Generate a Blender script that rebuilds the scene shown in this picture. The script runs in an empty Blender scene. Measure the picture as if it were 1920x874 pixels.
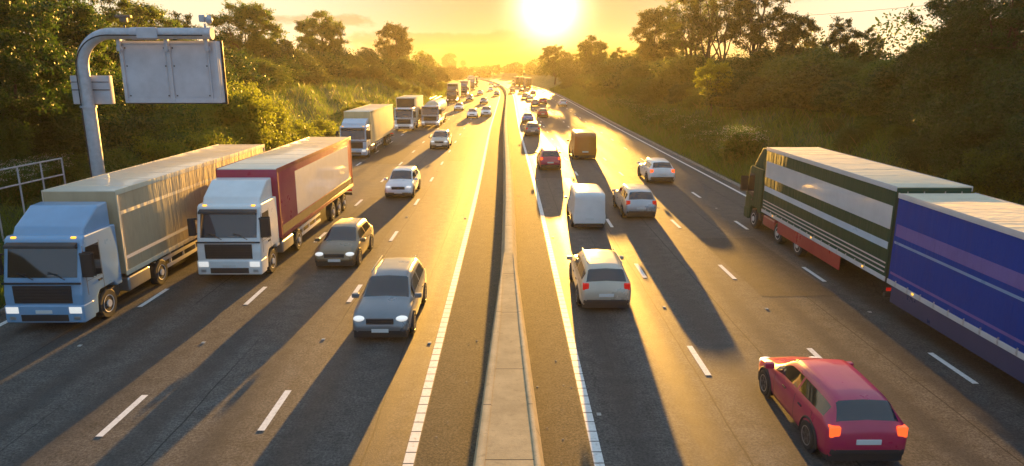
import bpy, bmesh, math, random
import numpy as np
from mathutils import Vector, Matrix
R = math.radians
PI = math.pi
SC = bpy.context.scene
COL = SC.collection
random.seed(7)

# ------------------------------------------------------------------ camera
FPX, CXP, CYP = 1280.0, 960.0, 437.0        # focal length in pixels of the 1920x874 picture
CAM_H = 8.25
PITCH, YAW = R(13.6), R(0.27)
cam_d = bpy.data.cameras.new('camera')
cam_d.sensor_width = 36.0
cam_d.lens = 24.0
cam_d.clip_start = 0.1
cam_d.clip_end = 20000
cam = bpy.data.objects.new('camera', cam_d)
COL.objects.link(cam)
cam.location = (0, 0, CAM_H)
cam.rotation_euler = (R(90) - PITCH, 0, -YAW)
SC.camera = cam
CAM_M = cam.rotation_euler.to_matrix()

def ray(px, py):
    return (CAM_M @ Vector(((px - CXP) / FPX, -(py - CYP) / FPX, -1.0))).normalized()

def on_z(px, py, z=0.0):
    d = ray(px, py)
    t = (z - CAM_H) / d.z
    return Vector((d.x * t, d.y * t, z))

def on_x(px, py, x):
    d = ray(px, py)
    t = x / d.x
    return Vector((x, d.y * t, CAM_H + d.z * t))

# ------------------------------------------------------------------ road line and terrain
def smooth(a, b, t):
    t = min(1.0, max(0.0, (t - a) / (b - a)))
    return t * t * (3 - 2 * t)

def bend(y):
    c = -0.45 * smooth(35, 105, y)
    if y > 190:
        c -= min(y - 190, 330) ** 2 / 4900.0
    if y > 520:
        c -= (y - 520) * 0.1347
    return c

def heading(y):
    return math.atan2(bend(y + 1) - bend(y - 1), 2.0)

def bank(x, y):
    u = x - bend(y)
    a = -u - 17.9 if u < 0 else u - 16.95
    if a <= 0:
        return 0.12 if (-u > 17.6 or u > 16.6) else 0.0
    far = 1 - 0.45 * smooth(180, 420, y)
    top = (6.1 if u < 0 else 5.6) * far
    s = smooth(-3.0, 13.5, a) - smooth(-3.0, 13.5, 0)
    n = 0.25 * math.sin(x * 0.61 + y * 0.13) * math.sin(y * 0.21) + 0.18 * math.sin(y * 0.47 + x * 0.9)
    n += 0.7 * math.sin(y * 0.034 + (2 if u < 0 else 0))
    hill = 0.0
    if a > 30:
        hill = 6 * smooth(30, 260, a)
    return 0.12 + top * s * 1.04 + n * smooth(0.6, 7, a) + hill

# ------------------------------------------------------------------ scene helpers
def mesh_obj(name, me, parent=None, mat=None):
    o = bpy.data.objects.new(name, me)
    COL.objects.link(o)
    if parent is not None:
        o.parent = parent
    if mat is not None and len(me.materials) == 0:
        me.materials.append(mat)
    return o

def tag(o, label=None, cat=None, group=None, kind=None):
    if label: o['label'] = label
    if cat: o['category'] = cat
    if group: o['group'] = group
    if kind: o['kind'] = kind
    return o

def empty(name, loc=(0, 0, 0), rz=0.0):
    o = bpy.data.objects.new(name, None)
    o.empty_display_size = 0.2
    COL.objects.link(o)
    o.location = loc
    o.rotation_euler = (0, 0, rz)
    return o

class MB:
    """collects shapes into one mesh"""
    def __init__(self):
        self.bm = bmesh.new()
    def box(self, x0, x1, y0, y1, z0, z1, bev=0.0, seg=2):
        r = bmesh.ops.create_cube(self.bm, size=1.0)
        vs = r['verts']
        for v in vs:
            v.co = Vector((x0 + (v.co.x + .5) * (x1 - x0), y0 + (v.co.y + .5) * (y1 - y0), z0 + (v.co.z + .5) * (z1 - z0)))
        if bev > 0:
            es = list({e for v in vs for e in v.link_edges})
            bmesh.ops.bevel(self.bm, geom=es, offset=bev, segments=seg, profile=.7, affect='EDGES', clamp_overlap=True)
        return self
    def prism(self, poly, axis, a, b, bev=0.0, seg=2):
        """poly of 2D points extruded along axis from a to b; axis x: (y,z), y: (x,z), z: (x,y)"""
        def P(p, t):
            return {'x': (t, p[0], p[1]), 'y': (p[0], t, p[1]), 'z': (p[0], p[1], t)}[axis]
        bm = self.bm
        va = [bm.verts.new(P(p, a)) for p in poly]
        vb = [bm.verts.new(P(p, b)) for p in poly]
        fs = [bm.faces.new(va), bm.faces.new(list(reversed(vb)))]
        n = len(poly)
        for i in range(n):
            fs.append(bm.faces.new((va[i], vb[i], vb[(i + 1) % n], va[(i + 1) % n])))
        bmesh.ops.recalc_face_normals(bm, faces=fs)
        if bev > 0:
            es = list({e for v in va + vb for e in v.link_edges})
            bmesh.ops.bevel(bm, geom=es, offset=bev, segments=seg, profile=.7, affect='EDGES', clamp_overlap=True)
        return self
    def tube(self, pts, rad, n=8, caps=True):
        bm = self.bm
        pts = [Vector(p) for p in pts]
        rad = rad if isinstance(rad, (list, tuple)) else [rad] * len(pts)
        rings = []
        up0 = None
        for i, p in enumerate(pts):
            d = (pts[min(i + 1, len(pts) - 1)] - pts[max(i - 1, 0)]).normalized()
            up = Vector((0, 0, 1)) if abs(d.z) < .95 else Vector((0, 1, 0))
            if up0 is not None: up = up0
            a = d.cross(up)
            if a.length < 1e-4: a = d.orthogonal()
            a.normalize(); b = a.cross(d).normalized()
            up0 = b
            rings.append([bm.verts.new(p + (a * math.cos(2 * PI * k / n) + b * math.sin(2 * PI * k / n)) * rad[i]) for k in range(n)])
        for i in range(len(rings) - 1):
            for k in range(n):
                bm.faces.new((rings[i][k], rings[i + 1][k], rings[i + 1][(k + 1) % n], rings[i][(k + 1) % n]))
        if caps:
            bm.faces.new(list(reversed(rings[0]))); bm.faces.new(rings[-1])
        return self
    def lathe(self, prof, axis='x', n=24, c=(0, 0, 0)):
        """prof: (t, r) along axis"""
        bm = self.bm
        rings = []
        for t, r in prof:
            ring = []
            for k in range(n):
                a = 2 * PI * k / n
                u, v = r * math.cos(a), r * math.sin(a)
                p = {'x': (t, u, v), 'y': (u, t, v), 'z': (u, v, t)}[axis]
                ring.append(bm.verts.new((p[0] + c[0], p[1] + c[1], p[2] + c[2])))
            rings.append(ring)
        fs = []
        for i in range(len(rings) - 1):
            for k in range(n):
                fs.append(bm.faces.new((rings[i][k], rings[i + 1][k], rings[i + 1][(k + 1) % n], rings[i][(k + 1) % n])))
        fs.append(bm.faces.new(list(reversed(rings[0])))); fs.append(bm.faces.new(rings[-1]))
        bmesh.ops.recalc_face_normals(bm, faces=fs)
        return self
    def ball(self, c, s, sub=2):
        r = bmesh.ops.create_icosphere(self.bm, subdivisions=sub, radius=1.0)
        for v in r['verts']:
            v.co = Vector((c[0] + v.co.x * s[0], c[1] + v.co.y * s[1], c[2] + v.co.z * s[2]))
        return self
    def quad(self, a, b, c, d):
        vs = [self.bm.verts.new(p) for p in (a, b, c, d)]
        self.bm.faces.new(vs)
        return self
    def mesh(self, name, mat=None, smooth_deg=35):
        me = bpy.data.meshes.new(name)
        self.bm.normal_update()
        self.bm.to_mesh(me)
        self.bm.free()
        if smooth_deg:
            me.shade_smooth()
            me.set_sharp_from_angle(angle=R(smooth_deg))
        if mat: me.materials.append(mat)
        return me
    def build(self, name, mat, parent=None, smooth_deg=35):
        return mesh_obj(name, self.mesh(name, mat, smooth_deg), parent)

def np_mesh(name, verts, faces, mat=None, smoothed=False):
    """verts (n,3), faces (m,4) or (m,3)"""
    me = bpy.data.meshes.new(name)
    verts = np.asarray(verts, dtype=np.float32); faces = np.asarray(faces, dtype=np.int32)
    k = faces.shape[1]
    me.vertices.add(len(verts)); me.vertices.foreach_set('co', verts.ravel())
    me.loops.add(faces.size); me.loops.foreach_set('vertex_index', faces.ravel())
    me.polygons.add(len(faces))
    me.polygons.foreach_set('loop_start', np.arange(0, faces.size, k, dtype=np.int32))
    me.polygons.foreach_set('loop_total', np.full(len(faces), k, dtype=np.int32))
    me.update(calc_edges=True)
    if smoothed: me.shade_smooth()
    if mat: me.materials.append(mat)
    return me

# ------------------------------------------------------------------ materials
def new_mat(name):
    m = bpy.data.materials.new(name)
    m.use_nodes = True
    nt = m.node_tree
    b = nt.nodes['Principled BSDF']
    return m, nt, b

def N(nt, typ, **kw):
    n = nt.nodes.new(typ)
    for k, v in kw.items():
        setattr(n, k, v)
    return n

def noise(nt, scale, detail=4, rough=.55, vec=None, dim='3D'):
    n = N(nt, 'ShaderNodeTexNoise')
    n.inputs['Scale'].default_value = scale
    n.inputs['Detail'].default_value = detail
    n.inputs['Roughness'].default_value = rough
    if vec is not None: nt.links.new(vec, n.inputs['Vector'])
    return n

def ramp(nt, fac, stops):
    r = N(nt, 'ShaderNodeValToRGB')
    while len(r.color_ramp.elements) < len(stops): r.color_ramp.elements.new(0.5)
    for e, (p, c) in zip(r.color_ramp.elements, stops):
        e.position = p
        e.color = (c[0], c[1], c[2], 1) if not isinstance(c, (int, float)) else (c, c, c, 1)
    nt.links.new(fac, r.inputs['Fac'])
    return r

def mixc(nt, fac, a, b, mode='MIX'):
    m = N(nt, 'ShaderNodeMix', data_type='RGBA', blend_type=mode)
    for s, v in ((0, fac), (6, a), (7, b)):
        if hasattr(v, 'links') or hasattr(v, 'is_output'):
            nt.links.new(v, m.inputs[s])
        elif isinstance(v, (int, float)):
            m.inputs[s].default_value = v
        else:
            m.inputs[s].default_value = (v[0], v[1], v[2], 1)
    return m.outputs[2]

def coords(nt, kind='Object', scale=(1, 1, 1)):
    tc = N(nt, 'ShaderNodeTexCoord')
    mp = N(nt, 'ShaderNodeMapping')
    mp.inputs['Scale'].default_value = scale
    nt.links.new(tc.outputs[kind], mp.inputs['Vector'])
    return mp.outputs['Vector']

def bump(nt, b, h, strength=.3, dist=.02):
    n = N(nt, 'ShaderNodeBump')
    n.inputs['Strength'].default_value = strength
    n.inputs['Distance'].default_value = dist
    nt.links.new(h, n.inputs['Height'])
    nt.links.new(n.outputs['Normal'], b.inputs['Normal'])

def plain(name, col, rough=.5, metal=0.0, coat=0.0, dirt=.25, scale=1.5, spec=None):
    """a painted or moulded surface with a little uneven dirt"""
    m, nt, b = new_mat(name)
    v = coords(nt)
    n = noise(nt, scale, 5, .6, v)
    dark = tuple(c * (1 - dirt) + .02 * dirt for c in col)
    c = mixc(nt, ramp(nt, n.outputs['Fac'], [(.35, 0), (.7, 1)]).outputs['Color'], dark, col)
    nt.links.new(c, b.inputs['Base Color'])
    rr = ramp(nt, n.outputs['Fac'], [(.3, min(1, rough * 1.35)), (.7, rough * .85)])
    nt.links.new(rr.outputs['Color'], b.inputs['Roughness'])
    b.inputs['Metallic'].default_value = metal
    b.inputs['Coat Weight'].default_value = coat
    b.inputs['Coat Roughness'].default_value = .08
    if spec is not None: b.inputs['Specular IOR Level'].default_value = spec
    return m

def lamp_mat(name, col, strength, base=None):
    m, nt, b = new_mat(name)
    base = base or col
    b.inputs['Base Color'].default_value = (*base, 1)
    b.inputs['Roughness'].default_value = .12
    b.inputs['Emission Color'].default_value = (*col, 1)
    b.inputs['Emission Strength'].default_value = strength
    return m

def road_mat(name, lo, hi, lanes=(), warm=0.0, rough=.55, spec=.12):
    m, nt, b = new_mat(name)
    v = coords(nt)
    fine = noise(nt, 38, 3, .7, v)
    mid = noise(nt, 2.2, 6, .65, v)
    agg = noise(nt, 15, 2, .8, v)
    big = noise(nt, .35, 4, .6, coords(nt, 'Object', (1, .12, 1)))
    c1 = ramp(nt, fine.outputs['Fac'], [(.3, lo), (.52, tuple((a + b_) / 2 for a, b_ in zip(lo, hi))), (.72, hi)])
    c2 = mixc(nt, .5, c1.outputs['Color'], ramp(nt, mid.outputs['Fac'], [(.3, lo), (.75, hi)]).outputs['Color'])
    c3 = mixc(nt, ramp(nt, big.outputs['Fac'], [(.35, .0), (.7, .42)]).outputs['Color'], c2, tuple(x * .62 for x in lo))
    c3 = mixc(nt, .75, c3, ramp(nt, agg.outputs['Fac'], [(.36, .45), (.5, 1.0), (.66, 1.7)]).outputs['Color'], 'MULTIPLY')
    # wheel tracks polished along each lane, oil line in its middle
    if lanes:
        sx = N(nt, 'ShaderNodeSeparateXYZ')
        tc = N(nt, 'ShaderNodeAttribute', attribute_name='across')
        acc = None
        for x in lanes:
            for off, sgn in ((-.85, 1), (.85, 1)):
                d = N(nt, 'ShaderNodeMath', operation='SUBTRACT'); nt.links.new(tc.outputs['Fac'], d.inputs[0]); d.inputs[1].default_value = x + off
                a = N(nt, 'ShaderNodeMath', operation='ABSOLUTE'); nt.links.new(d.outputs[0], a.inputs[0])
                mr = N(nt, 'ShaderNodeMapRange', interpolation_type='SMOOTHSTEP'); nt.links.new(a.outputs[0], mr.inputs['Value'])
                mr.inputs['From Min'].default_value = .1; mr.inputs['From Max'].default_value = .55
                mr.inputs['To Min'].default_value = 1; mr.inputs['To Max'].default_value = 0
                if acc is None: acc = mr.outputs[0]
                else:
                    mx = N(nt, 'ShaderNodeMath', operation='MAXIMUM'); nt.links.new(acc, mx.inputs[0]); nt.links.new(mr.outputs[0], mx.inputs[1]); acc = mx.outputs[0]
        f = N(nt, 'ShaderNodeMath', operation='MULTIPLY'); nt.links.new(acc, f.inputs[0]); f.inputs[1].default_value = .5
        c3 = mixc(nt, f.outputs[0], c3, (.042, .040, .039))
        sm = None
        wn = noise(nt, .5, 3, .6, v)
        for x in (-11.2, -7.75, -3.1, 3.0, 7.55, 11.1, -14.1, 14.3, 5.28, -5.55):
            d = N(nt, 'ShaderNodeMath', operation='SUBTRACT'); nt.links.new(tc.outputs['Fac'], d.inputs[0]); d.inputs[1].default_value = x
            d2 = N(nt, 'ShaderNodeMath', operation='MULTIPLY_ADD'); nt.links.new(wn.outputs['Fac'], d2.inputs[0]); d2.inputs[1].default_value = .14; nt.links.new(d.outputs[0], d2.inputs[2])
            a_ = N(nt, 'ShaderNodeMath', operation='ABSOLUTE'); nt.links.new(d2.outputs[0], a_.inputs[0])
            l_ = N(nt, 'ShaderNodeMath', operation='LESS_THAN'); nt.links.new(a_.outputs[0], l_.inputs[0]); l_.inputs[1].default_value = .022
            if sm is None: sm = l_.outputs[0]
            else:
                mx = N(nt, 'ShaderNodeMath', operation='MAXIMUM'); nt.links.new(sm, mx.inputs[0]); nt.links.new(l_.outputs[0], mx.inputs[1]); sm = mx.outputs[0]
        brk = ramp(nt, noise(nt, .12, 2, .5, coords(nt, 'Object', (4, .5, 1))).outputs['Fac'], [(.40, 0), (.5, .75)])
        sf = N(nt, 'ShaderNodeMath', operation='MULTIPLY'); nt.links.new(sm, sf.inputs[0]); nt.links.new(brk.outputs['Color'], sf.inputs[1])
        c3 = mixc(nt, sf.outputs[0], c3, (.02, .02, .02))
        vo = N(nt, 'ShaderNodeTexVoronoi', feature='DISTANCE_TO_EDGE'); vo.inputs['Scale'].default_value = .55
        wv = mixc(nt, .25, v, noise(nt, 1.5, 4, .6, v).outputs['Color']); nt.links.new(wv, vo.inputs['Vector'])
        ck = ramp(nt, vo.outputs['Distance'], [(.004, .55), (.009, 0)])
        ckm = N(nt, 'ShaderNodeMath', operation='MULTIPLY'); nt.links.new(ck.outputs['Color'], ckm.inputs[0]); nt.links.new(ramp(nt, noise(nt, .09, 2, .5, v).outputs['Fac'], [(.52, 0), (.6, 1)]).outputs['Color'], ckm.inputs[1])
        c3 = mixc(nt, ckm.outputs[0], c3, (.025, .024, .023))
        rr = N(nt, 'ShaderNodeMapRange'); nt.links.new(acc, rr.inputs['Value'])
        rr.inputs['To Min'].default_value = rough; rr.inputs['To Max'].default_value = rough - .1
        nt.links.new(rr.outputs[0], b.inputs['Roughness'])
    else:
        b.inputs['Roughness'].default_value = rough
    nt.links.new(c3, b.inputs['Base Color'])
    b.inputs['Specular IOR Level'].default_value = spec
    bump(nt, b, fine.outputs['Fac'], .6, .014)
    return m

def leaf_mat(name, dark, light, trans=.45, tcol=None):
    m, nt, b = new_mat(name)
    nt.nodes.remove(b)
    out = nt.nodes['Material Output']
    g = N(nt, 'ShaderNodeNewGeometry')
    oi = N(nt, 'ShaderNodeObjectInfo')
    r1 = ramp(nt, g.outputs['Random Per Island'], [(0, dark), (.55, tuple((a + c) / 2 for a, c in zip(dark, light))), (1, light)])
    tint = mixc(nt, oi.outputs['Random'], r1.outputs['Color'], mixc(nt, .5, r1.outputs['Color'], (light[0] * 1.1, light[1] * .8, light[2] * .6)))
    d = N(nt, 'ShaderNodeBsdfPrincipled')
    nt.links.new(tint, d.inputs['Base Color'])
    d.inputs['Roughness'].default_value = .5
    d.inputs['Specular IOR Level'].default_value = .3
    t = N(nt, 'ShaderNodeBsdfTranslucent')
    tc = tcol or (light[0] * 1.9, light[1] * 1.9, light[2] * .9)
    tm = mixc(nt, .7, tint, tc)
    nt.links.new(tm, t.inputs['Color'])
    mx = N(nt, 'ShaderNodeMixShader')
    mx.inputs[0].default_value = trans
    nt.links.new(d.outputs[0], mx.inputs[1]); nt.links.new(t.outputs[0], mx.inputs[2])
    nt.links.new(mx.outputs[0], out.inputs['Surface'])
    return m

M = {}
L_LANES = (-4.0, -7.6, -11.25, -14.95)
R_LANES = (3.72, 7.28, 10.78, 14.1)
M['asphalt'] = road_mat('asphalt', (.036, .035, .034), (.180, .170, .158), L_LANES + R_LANES, rough=.62)
M['reserve'] = road_mat('reserve_asphalt', (.070, .058, .042), (.165, .135, .090), rough=.85, spec=.12)
M['kerb'] = plain('kerb_concrete', (.30, .28, .25), .85, dirt=.5, scale=3)
def concrete(name, col, joint):
    m, nt, b = new_mat(name)
    v = coords(nt)
    n1 = noise(nt, 1.4, 7, .7, v); n2 = noise(nt, 22, 4, .7, v); n3 = noise(nt, 5, 6, .7, coords(nt, 'Object', (1, 1, .25)))
    c = mixc(nt, ramp(nt, n1.outputs['Fac'], [(.32, .75), (.62, 0)]).outputs['Color'], col, tuple(x * .62 for x in col))
    c = mixc(nt, ramp(nt, n3.outputs['Fac'], [(.56, 0), (.74, .6)]).outputs['Color'], c, tuple(x * .38 for x in col))
    c = mixc(nt, ramp(nt, n2.outputs['Fac'], [(.55, 0), (.75, .35)]).outputs['Color'], c, tuple(x * .45 for x in col))
    sx = N(nt, 'ShaderNodeSeparateXYZ'); tcn = N(nt, 'ShaderNodeTexCoord'); nt.links.new(tcn.outputs['Object'], sx.inputs[0])
    pp = N(nt, 'ShaderNodeMath', operation='PINGPONG'); nt.links.new(sx.outputs['Y'], pp.inputs[0]); pp.inputs[1].default_value = joint / 2
    lt = N(nt, 'ShaderNodeMath', operation='LESS_THAN'); nt.links.new(pp.outputs[0], lt.inputs[0]); lt.inputs[1].default_value = .014
    c = mixc(nt, lt.outputs[0], c, (.06, .055, .05))
    nt.links.new(c, b.inputs['Base Color'])
    b.inputs['Roughness'].default_value = .95; b.inputs['Specular IOR Level'].default_value = .12
    bump(nt, b, n2.outputs['Fac'], .4, .015)
    return m
M['concrete'] = concrete('barrier_concrete', (.58, .46, .29), 6.0)
M['concrete_fill'] = concrete('infill_concrete', (.52, .40, .24), 4.1)
M['soil'] = plain('bank_soil', (.05, .055, .022), .95, dirt=.5, scale=.6)
M['steel'] = plain('galvanised_steel', (.52, .52, .56), .5, .35, dirt=.2, scale=4)
M['grey_panel'] = plain('grey_panel', (.56, .55, .60), .55, dirt=.22, scale=1.2)
M['dark_edge'] = plain('dark_edge', (.03, .03, .035), .5)
M['bark'] = plain('bark', (.085, .06, .04), .9, dirt=.5, scale=6)
M['rubber'] = plain('rubber', (.02, .02, .021), .8, dirt=.3)
M['rim'] = plain('alloy_rim', (.45, .45, .47), .3, .8)
M['black_plastic'] = plain('black_plastic', (.025, .025, .028), .5)
M['chassis'] = plain('chassis_steel', (.05, .048, .05), .6, .2, dirt=.4)
M['tank'] = plain('aluminium', (.55, .55, .56), .3, .85, dirt=.15)
M['plate'] = plain('number_plate_white', (.7, .7, .68), .4, dirt=.1)
M['plate_y'] = plain('number_plate_yellow', (.75, .55, .08), .4, dirt=.1)
M['headlight'] = lamp_mat('headlight_lens', (1, .95, .85), .12, (.8, .8, .8))
M['stud'] = plain('stud_casting', (.42, .41, .38), .5, dirt=.4, scale=8)
M['taillight'] = lamp_mat('taillight_lens', (1, .03, .02), .06, (.5, .01, .01))
M['brakelight'] = lamp_mat('brakelight_lens', (1, .10, .02), .4, (.6, .02, .01))
M['amber'] = lamp_mat('amber_lens', (1, .42, .04), .5, (.7, .3, .02))
mg, ntg, bg = new_mat('window_glass')
bg.inputs['Base Color'].default_value = (.012, .014, .018, 1)
bg.inputs['Roughness'].default_value = .04
bg.inputs['Specular IOR Level'].default_value = 1.0
M['glass'] = mg
# white paint, chipped and dirty
mp_, ntp, bp = new_mat('road_paint')
vv = coords(ntp)
pn = noise(ntp, 9, 6, .7, vv)
cc = ramp(ntp, pn.outputs['Fac'], [(.28, (.30, .28, .26)), (.42, (.66, .65, .63)), (.7, (.80, .79, .77))])
ntp.links.new(cc.outputs['Color'], bp.inputs['Base Color'])
bp.inputs['Roughness'].default_value = .6
M['paint'] = mp_
def paint(name, col, rough=.3, metal=.0):
    if name not in M: M[name] = plain(name, col, rough, metal, .6, dirt=.12, scale=1.2)
    return M[name]
paint('silver', (.50, .50, .51), .3, .55); paint('white', (.78, .78, .77)); paint('black', (.018, .018, .02))
paint('grey', (.16, .165, .175), .3, .4); paint('red', (.42, .02, .03)); paint('crimson', (.46, .018, .075))
paint('blue', (.10, .22, .50)); paint('navy', (.02, .04, .12)); paint('light_blue', (.20, .36, .56)); paint('beige', (.55, .48, .38), .3, .3)
 
paint('orange', (.55, .20, .03)); paint('cream', (.72, .66, .52), .45); paint('tan', (.50, .36, .22), .5); paint('red_rail', (.42, .045, .04), .4)
paint('pale_grey', (.60, .59, .60), .45); paint('gold', (.66, .50, .26), .5); paint('brown', (.12, .07, .04), .5); paint('roof_white', (.72, .64, .52), .6)
paint('pale_blue', (.50, .62, .74)); paint('bronze', (.22, .15, .08), .3, .4)

def curtain(name, col, rough=.65, spec=.2):
    m, nt, b = new_mat(name)
    n1 = noise(nt, 1.0, 4, .6, coords(nt, 'Object', (1.0, 2.6, .35))); n2 = noise(nt, 2.0, 6, .65, coords(nt, 'Object', (1, 1, .4)))
    c = mixc(nt, ramp(nt, n2.outputs['Fac'], [(.48, 0), (.8, .5)]).outputs['Color'], col, tuple(x * .55 + .012 for x in col))
    nt.links.new(c, b.inputs['Base Color']); b.inputs['Roughness'].default_value = rough; b.inputs['Specular IOR Level'].default_value = spec
    bump(nt, b, n1.outputs['Fac'], .8, .09)
    return m
M['royal_blue'] = curtain('royal_blue_curtain', (.003, .048, .29), .75, .06); M['lavender'] = curtain('lavender_band', (.17, .13, .36), .75, .06); M['dark_green'] = curtain('dark_green_side', (.012, .060, .034))
M['tan'] = curtain('tan_curtain', (.50, .37, .23)); M['gold'] = curtain('gold_curtain', (.66, .52, .28)); M['cream'] = curtain('cream_side', (.70, .60, .44))
LEAF = {
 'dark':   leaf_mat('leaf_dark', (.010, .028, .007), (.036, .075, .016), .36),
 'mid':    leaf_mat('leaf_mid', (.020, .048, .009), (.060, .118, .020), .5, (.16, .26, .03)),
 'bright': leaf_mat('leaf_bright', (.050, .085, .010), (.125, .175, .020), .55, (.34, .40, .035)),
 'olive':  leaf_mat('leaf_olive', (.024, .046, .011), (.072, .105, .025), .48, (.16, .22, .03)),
 'russet': leaf_mat('leaf_russet', (.022, .034, .011), (.068, .082, .024), .42),
 'grass':  leaf_mat('grass_blade', (.035, .080, .012), (.105, .165, .028), .5, (.24, .36, .04)),
 'straw':  leaf_mat('straw_stem', (.08, .085, .03), (.18, .17, .07), .4),
}
M['blossom'] = leaf_mat('blossom', (.55, .53, .48), (.82, .80, .75), .3, (.8, .78, .7))
SUNG=(11.0, .6, .03); SKY_STR=0.08; SKY_K=1.0; SKY_SAT=.7; CREAM=(2.75,2.45,1.8); BLUE=(1.25,1.85,2.5); ZEN=.85; HAZE=0.00017; HAZE_G=0.55; EXPO=2.18
# ------------------------------------------------------------------ road, kerbs, markings, barrier
YS = [-25 + 2.5 * i for i in range(34)] + [60 + 5 * i for i in range(49)] + [305 + 7.5 * i for i in range(60)]

def strip(name, x0, x1, z, mat, ys=YS, nx=1, kind='structure', zf=None):
    vs, fs, across = [], [], []
    for y in ys:
        b = bend(y)
        for i in range(nx + 1):
            x = x0 + (x1 - x0) * i / nx
            vs.append((x + b, y, z)); across.append(x)
    for j in range(len(ys) - 1):
        for i in range(nx):
            a = j * (nx + 1) + i
            fs.append((a, a + 1, a + nx + 2, a + nx + 1))
    me = np_mesh(name, vs, fs, mat)
    at = me.attributes.new('across', 'FLOAT', 'POINT')
    at.data.foreach_set('value', np.array(across, dtype=np.float32))
    o = mesh_obj(name, me)
    if kind: tag(o, kind=kind)
    return o

strip('road', -17.45, 16.45, 0.0, M['asphalt'], nx=8)
strip('central_reserve', -2.02, 1.80, 0.006, M['reserve'], nx=4)
for nm, x0, x1 in (('kerb', -17.62, -17.45), ('kerb', 16.45, 16.62)):
    vs, fs = [], []
    for y in YS:
        b = bend(y)
        vs += [(x0 + b, y, -.05), (x0 + b, y, .13), (x1 + b, y, .13), (x1 + b, y, -.05)]
    for j in range(len(YS) - 1):
        for i in range(3):
            a = j * 4 + i
            fs.append((a, a + 4, a + 5, a + 1))
    tag(mesh_obj(nm, np_mesh(nm, vs, fs, M['kerb'])), kind='structure')

def marks(name, rects, z=.012, mat=None):
    vs, fs = [], []
    for x0, x1, y0, y1 in rects:
        n = max(1, int((y1 - y0) / 6))
        for i in range(n):
            ya, yb = y0 + (y1 - y0) * i / n, y0 + (y1 - y0) * (i + 1) / n
            k = len(vs)
            vs += [(x0 + bend(ya), ya, z), (x1 + bend(ya), ya, z), (x1 + bend(yb), yb, z), (x0 + bend(yb), yb, z)]
            fs.append((k, k + 1, k + 2, k + 3))
    tag(mesh_obj(name, np_mesh(name, vs, fs, mat or M['paint'])), kind='structure')

dash = []
for x, ph in ((-5.80, 14.45), (-9.43, 14.2), (-13.1, 13.97), (5.50, 17.35), (9.07, 17.15), (12.53, 16.8)):
    for n in range(-3, 70):
        y = ph + 9 * n
        dash.append((x - .085, x + .085, y, y + 2.05))
marks('lane_markings', dash)
edge = []
for x, w in ((-2.16, .23), (1.93, .22)):
    y = -12.0
    while y < 95:                              # raised rib blocks
        edge.append((x - w / 2, x + w / 2, y, y + .405)); y += .44
    edge.append((x - w / 2, x + w / 2, y, 700))
for x in (-16.78, 15.72):
    edge.append((x - .1, x + .1, -20, 700))
marks('edge_lines', edge)

# concrete barrier: two stepped halves that part round an infill slab near the bridge
def flare(y):
    t = min(1, max(0, (27 - y) / 16.0))
    return t
BY = [-14 + 1.0 * i for i in range(45)] + [32 + 4 * i for i in range(20)] + [112 + 8 * i for i in range(60)]
HB = .88
vs, fs = [], []
SEC = []
for y in BY:
    f = flare(y); b = bend(y) * 1.0
    xl, xr = -.02 - .165 - .47 * f + b * .55, -.02 + .165 + .44 * f + b * .55
    if y > 60: 
        pass
    b2 = bend(y)
    xl = -.185 - .47 * f + b2; xr = .165 + .44 * f + b2
    sec = [(xl - .16, 0.0), (xl - .16, .10), (xl - .05, .34), (xl, HB - .02), (xl + .015, HB),
           (xr - .015, HB), (xr, HB - .02), (xr + .075, .34), (xr + .19, .10), (xr + .19, 0.0)]
    if f > .02:
        pass
    SEC.append(sec)
    vs += [(x, y, z) for x, z in sec]
n = 10
for j in range(len(BY) - 1):
    for i in range(n - 1):
        a = j * n + i
        fs.append((a, a + n, a + n + 1, a + 1))
bar = empty('central_barrier', (0, 20, 0))
def rel(vs, o=(0, 20, 0)):
    return [(x - o[0], y - o[1], z - o[2]) for x, y, z in vs]
mesh_obj('wall', np_mesh('wall', rel(vs), fs, M['concrete']), bar)
# infill slab and coping lips on the flared part
vs, fs = [], []
ys = [y for y in BY if y <= 27]
for y in ys:
    f = flare(y)
    vs += [(-.185 - .47 * f + .17 * min(1, f * 2) + bend(y), y, HB + .006), (.165 + .44 * f - .1 * min(1, f * 2) + bend(y), y, HB + .006)]
for j in range(len(ys) - 1):
    fs.append((j * 2, j * 2 + 1, j * 2 + 3, j * 2 + 2))
mesh_obj('infill_slab', np_mesh('infill_slab', rel(vs), fs, M['concrete_fill']), bar)
for side in (-1, 1):
    vs, fs = [], []
    for y in ys:
        f = flare(y)
        if side < 0:
            x1 = -.185 - .47 * f + .165 * min(1, f * 2) + bend(y); x0 = x1 - .165 * min(1, f * 2) - .012; h = .022
        else:
            x0 = .165 + .44 * f - .095 * min(1, f * 2) + bend(y); x1 = x0 + .095 * min(1, f * 2) + .012; h = .035
        j1 = .004 * math.sin(y * 7) 
        vs += [(x0, y, HB - .03), (x0 + j1, y, HB + h), (x1 + j1, y, HB + h), (x1, y, HB - .03)]
    for j in range(len(ys) - 1):
        for i in range(3):
            a = j * 4 + i
            fs.append((a, a + 4, a + 5, a + 1))
    mesh_obj('coping', np_mesh('coping', rel(vs), fs, M['concrete']), bar)
tag(bar, 'long concrete barrier along the central reserve, splitting around a pale slab', 'barrier')

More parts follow.
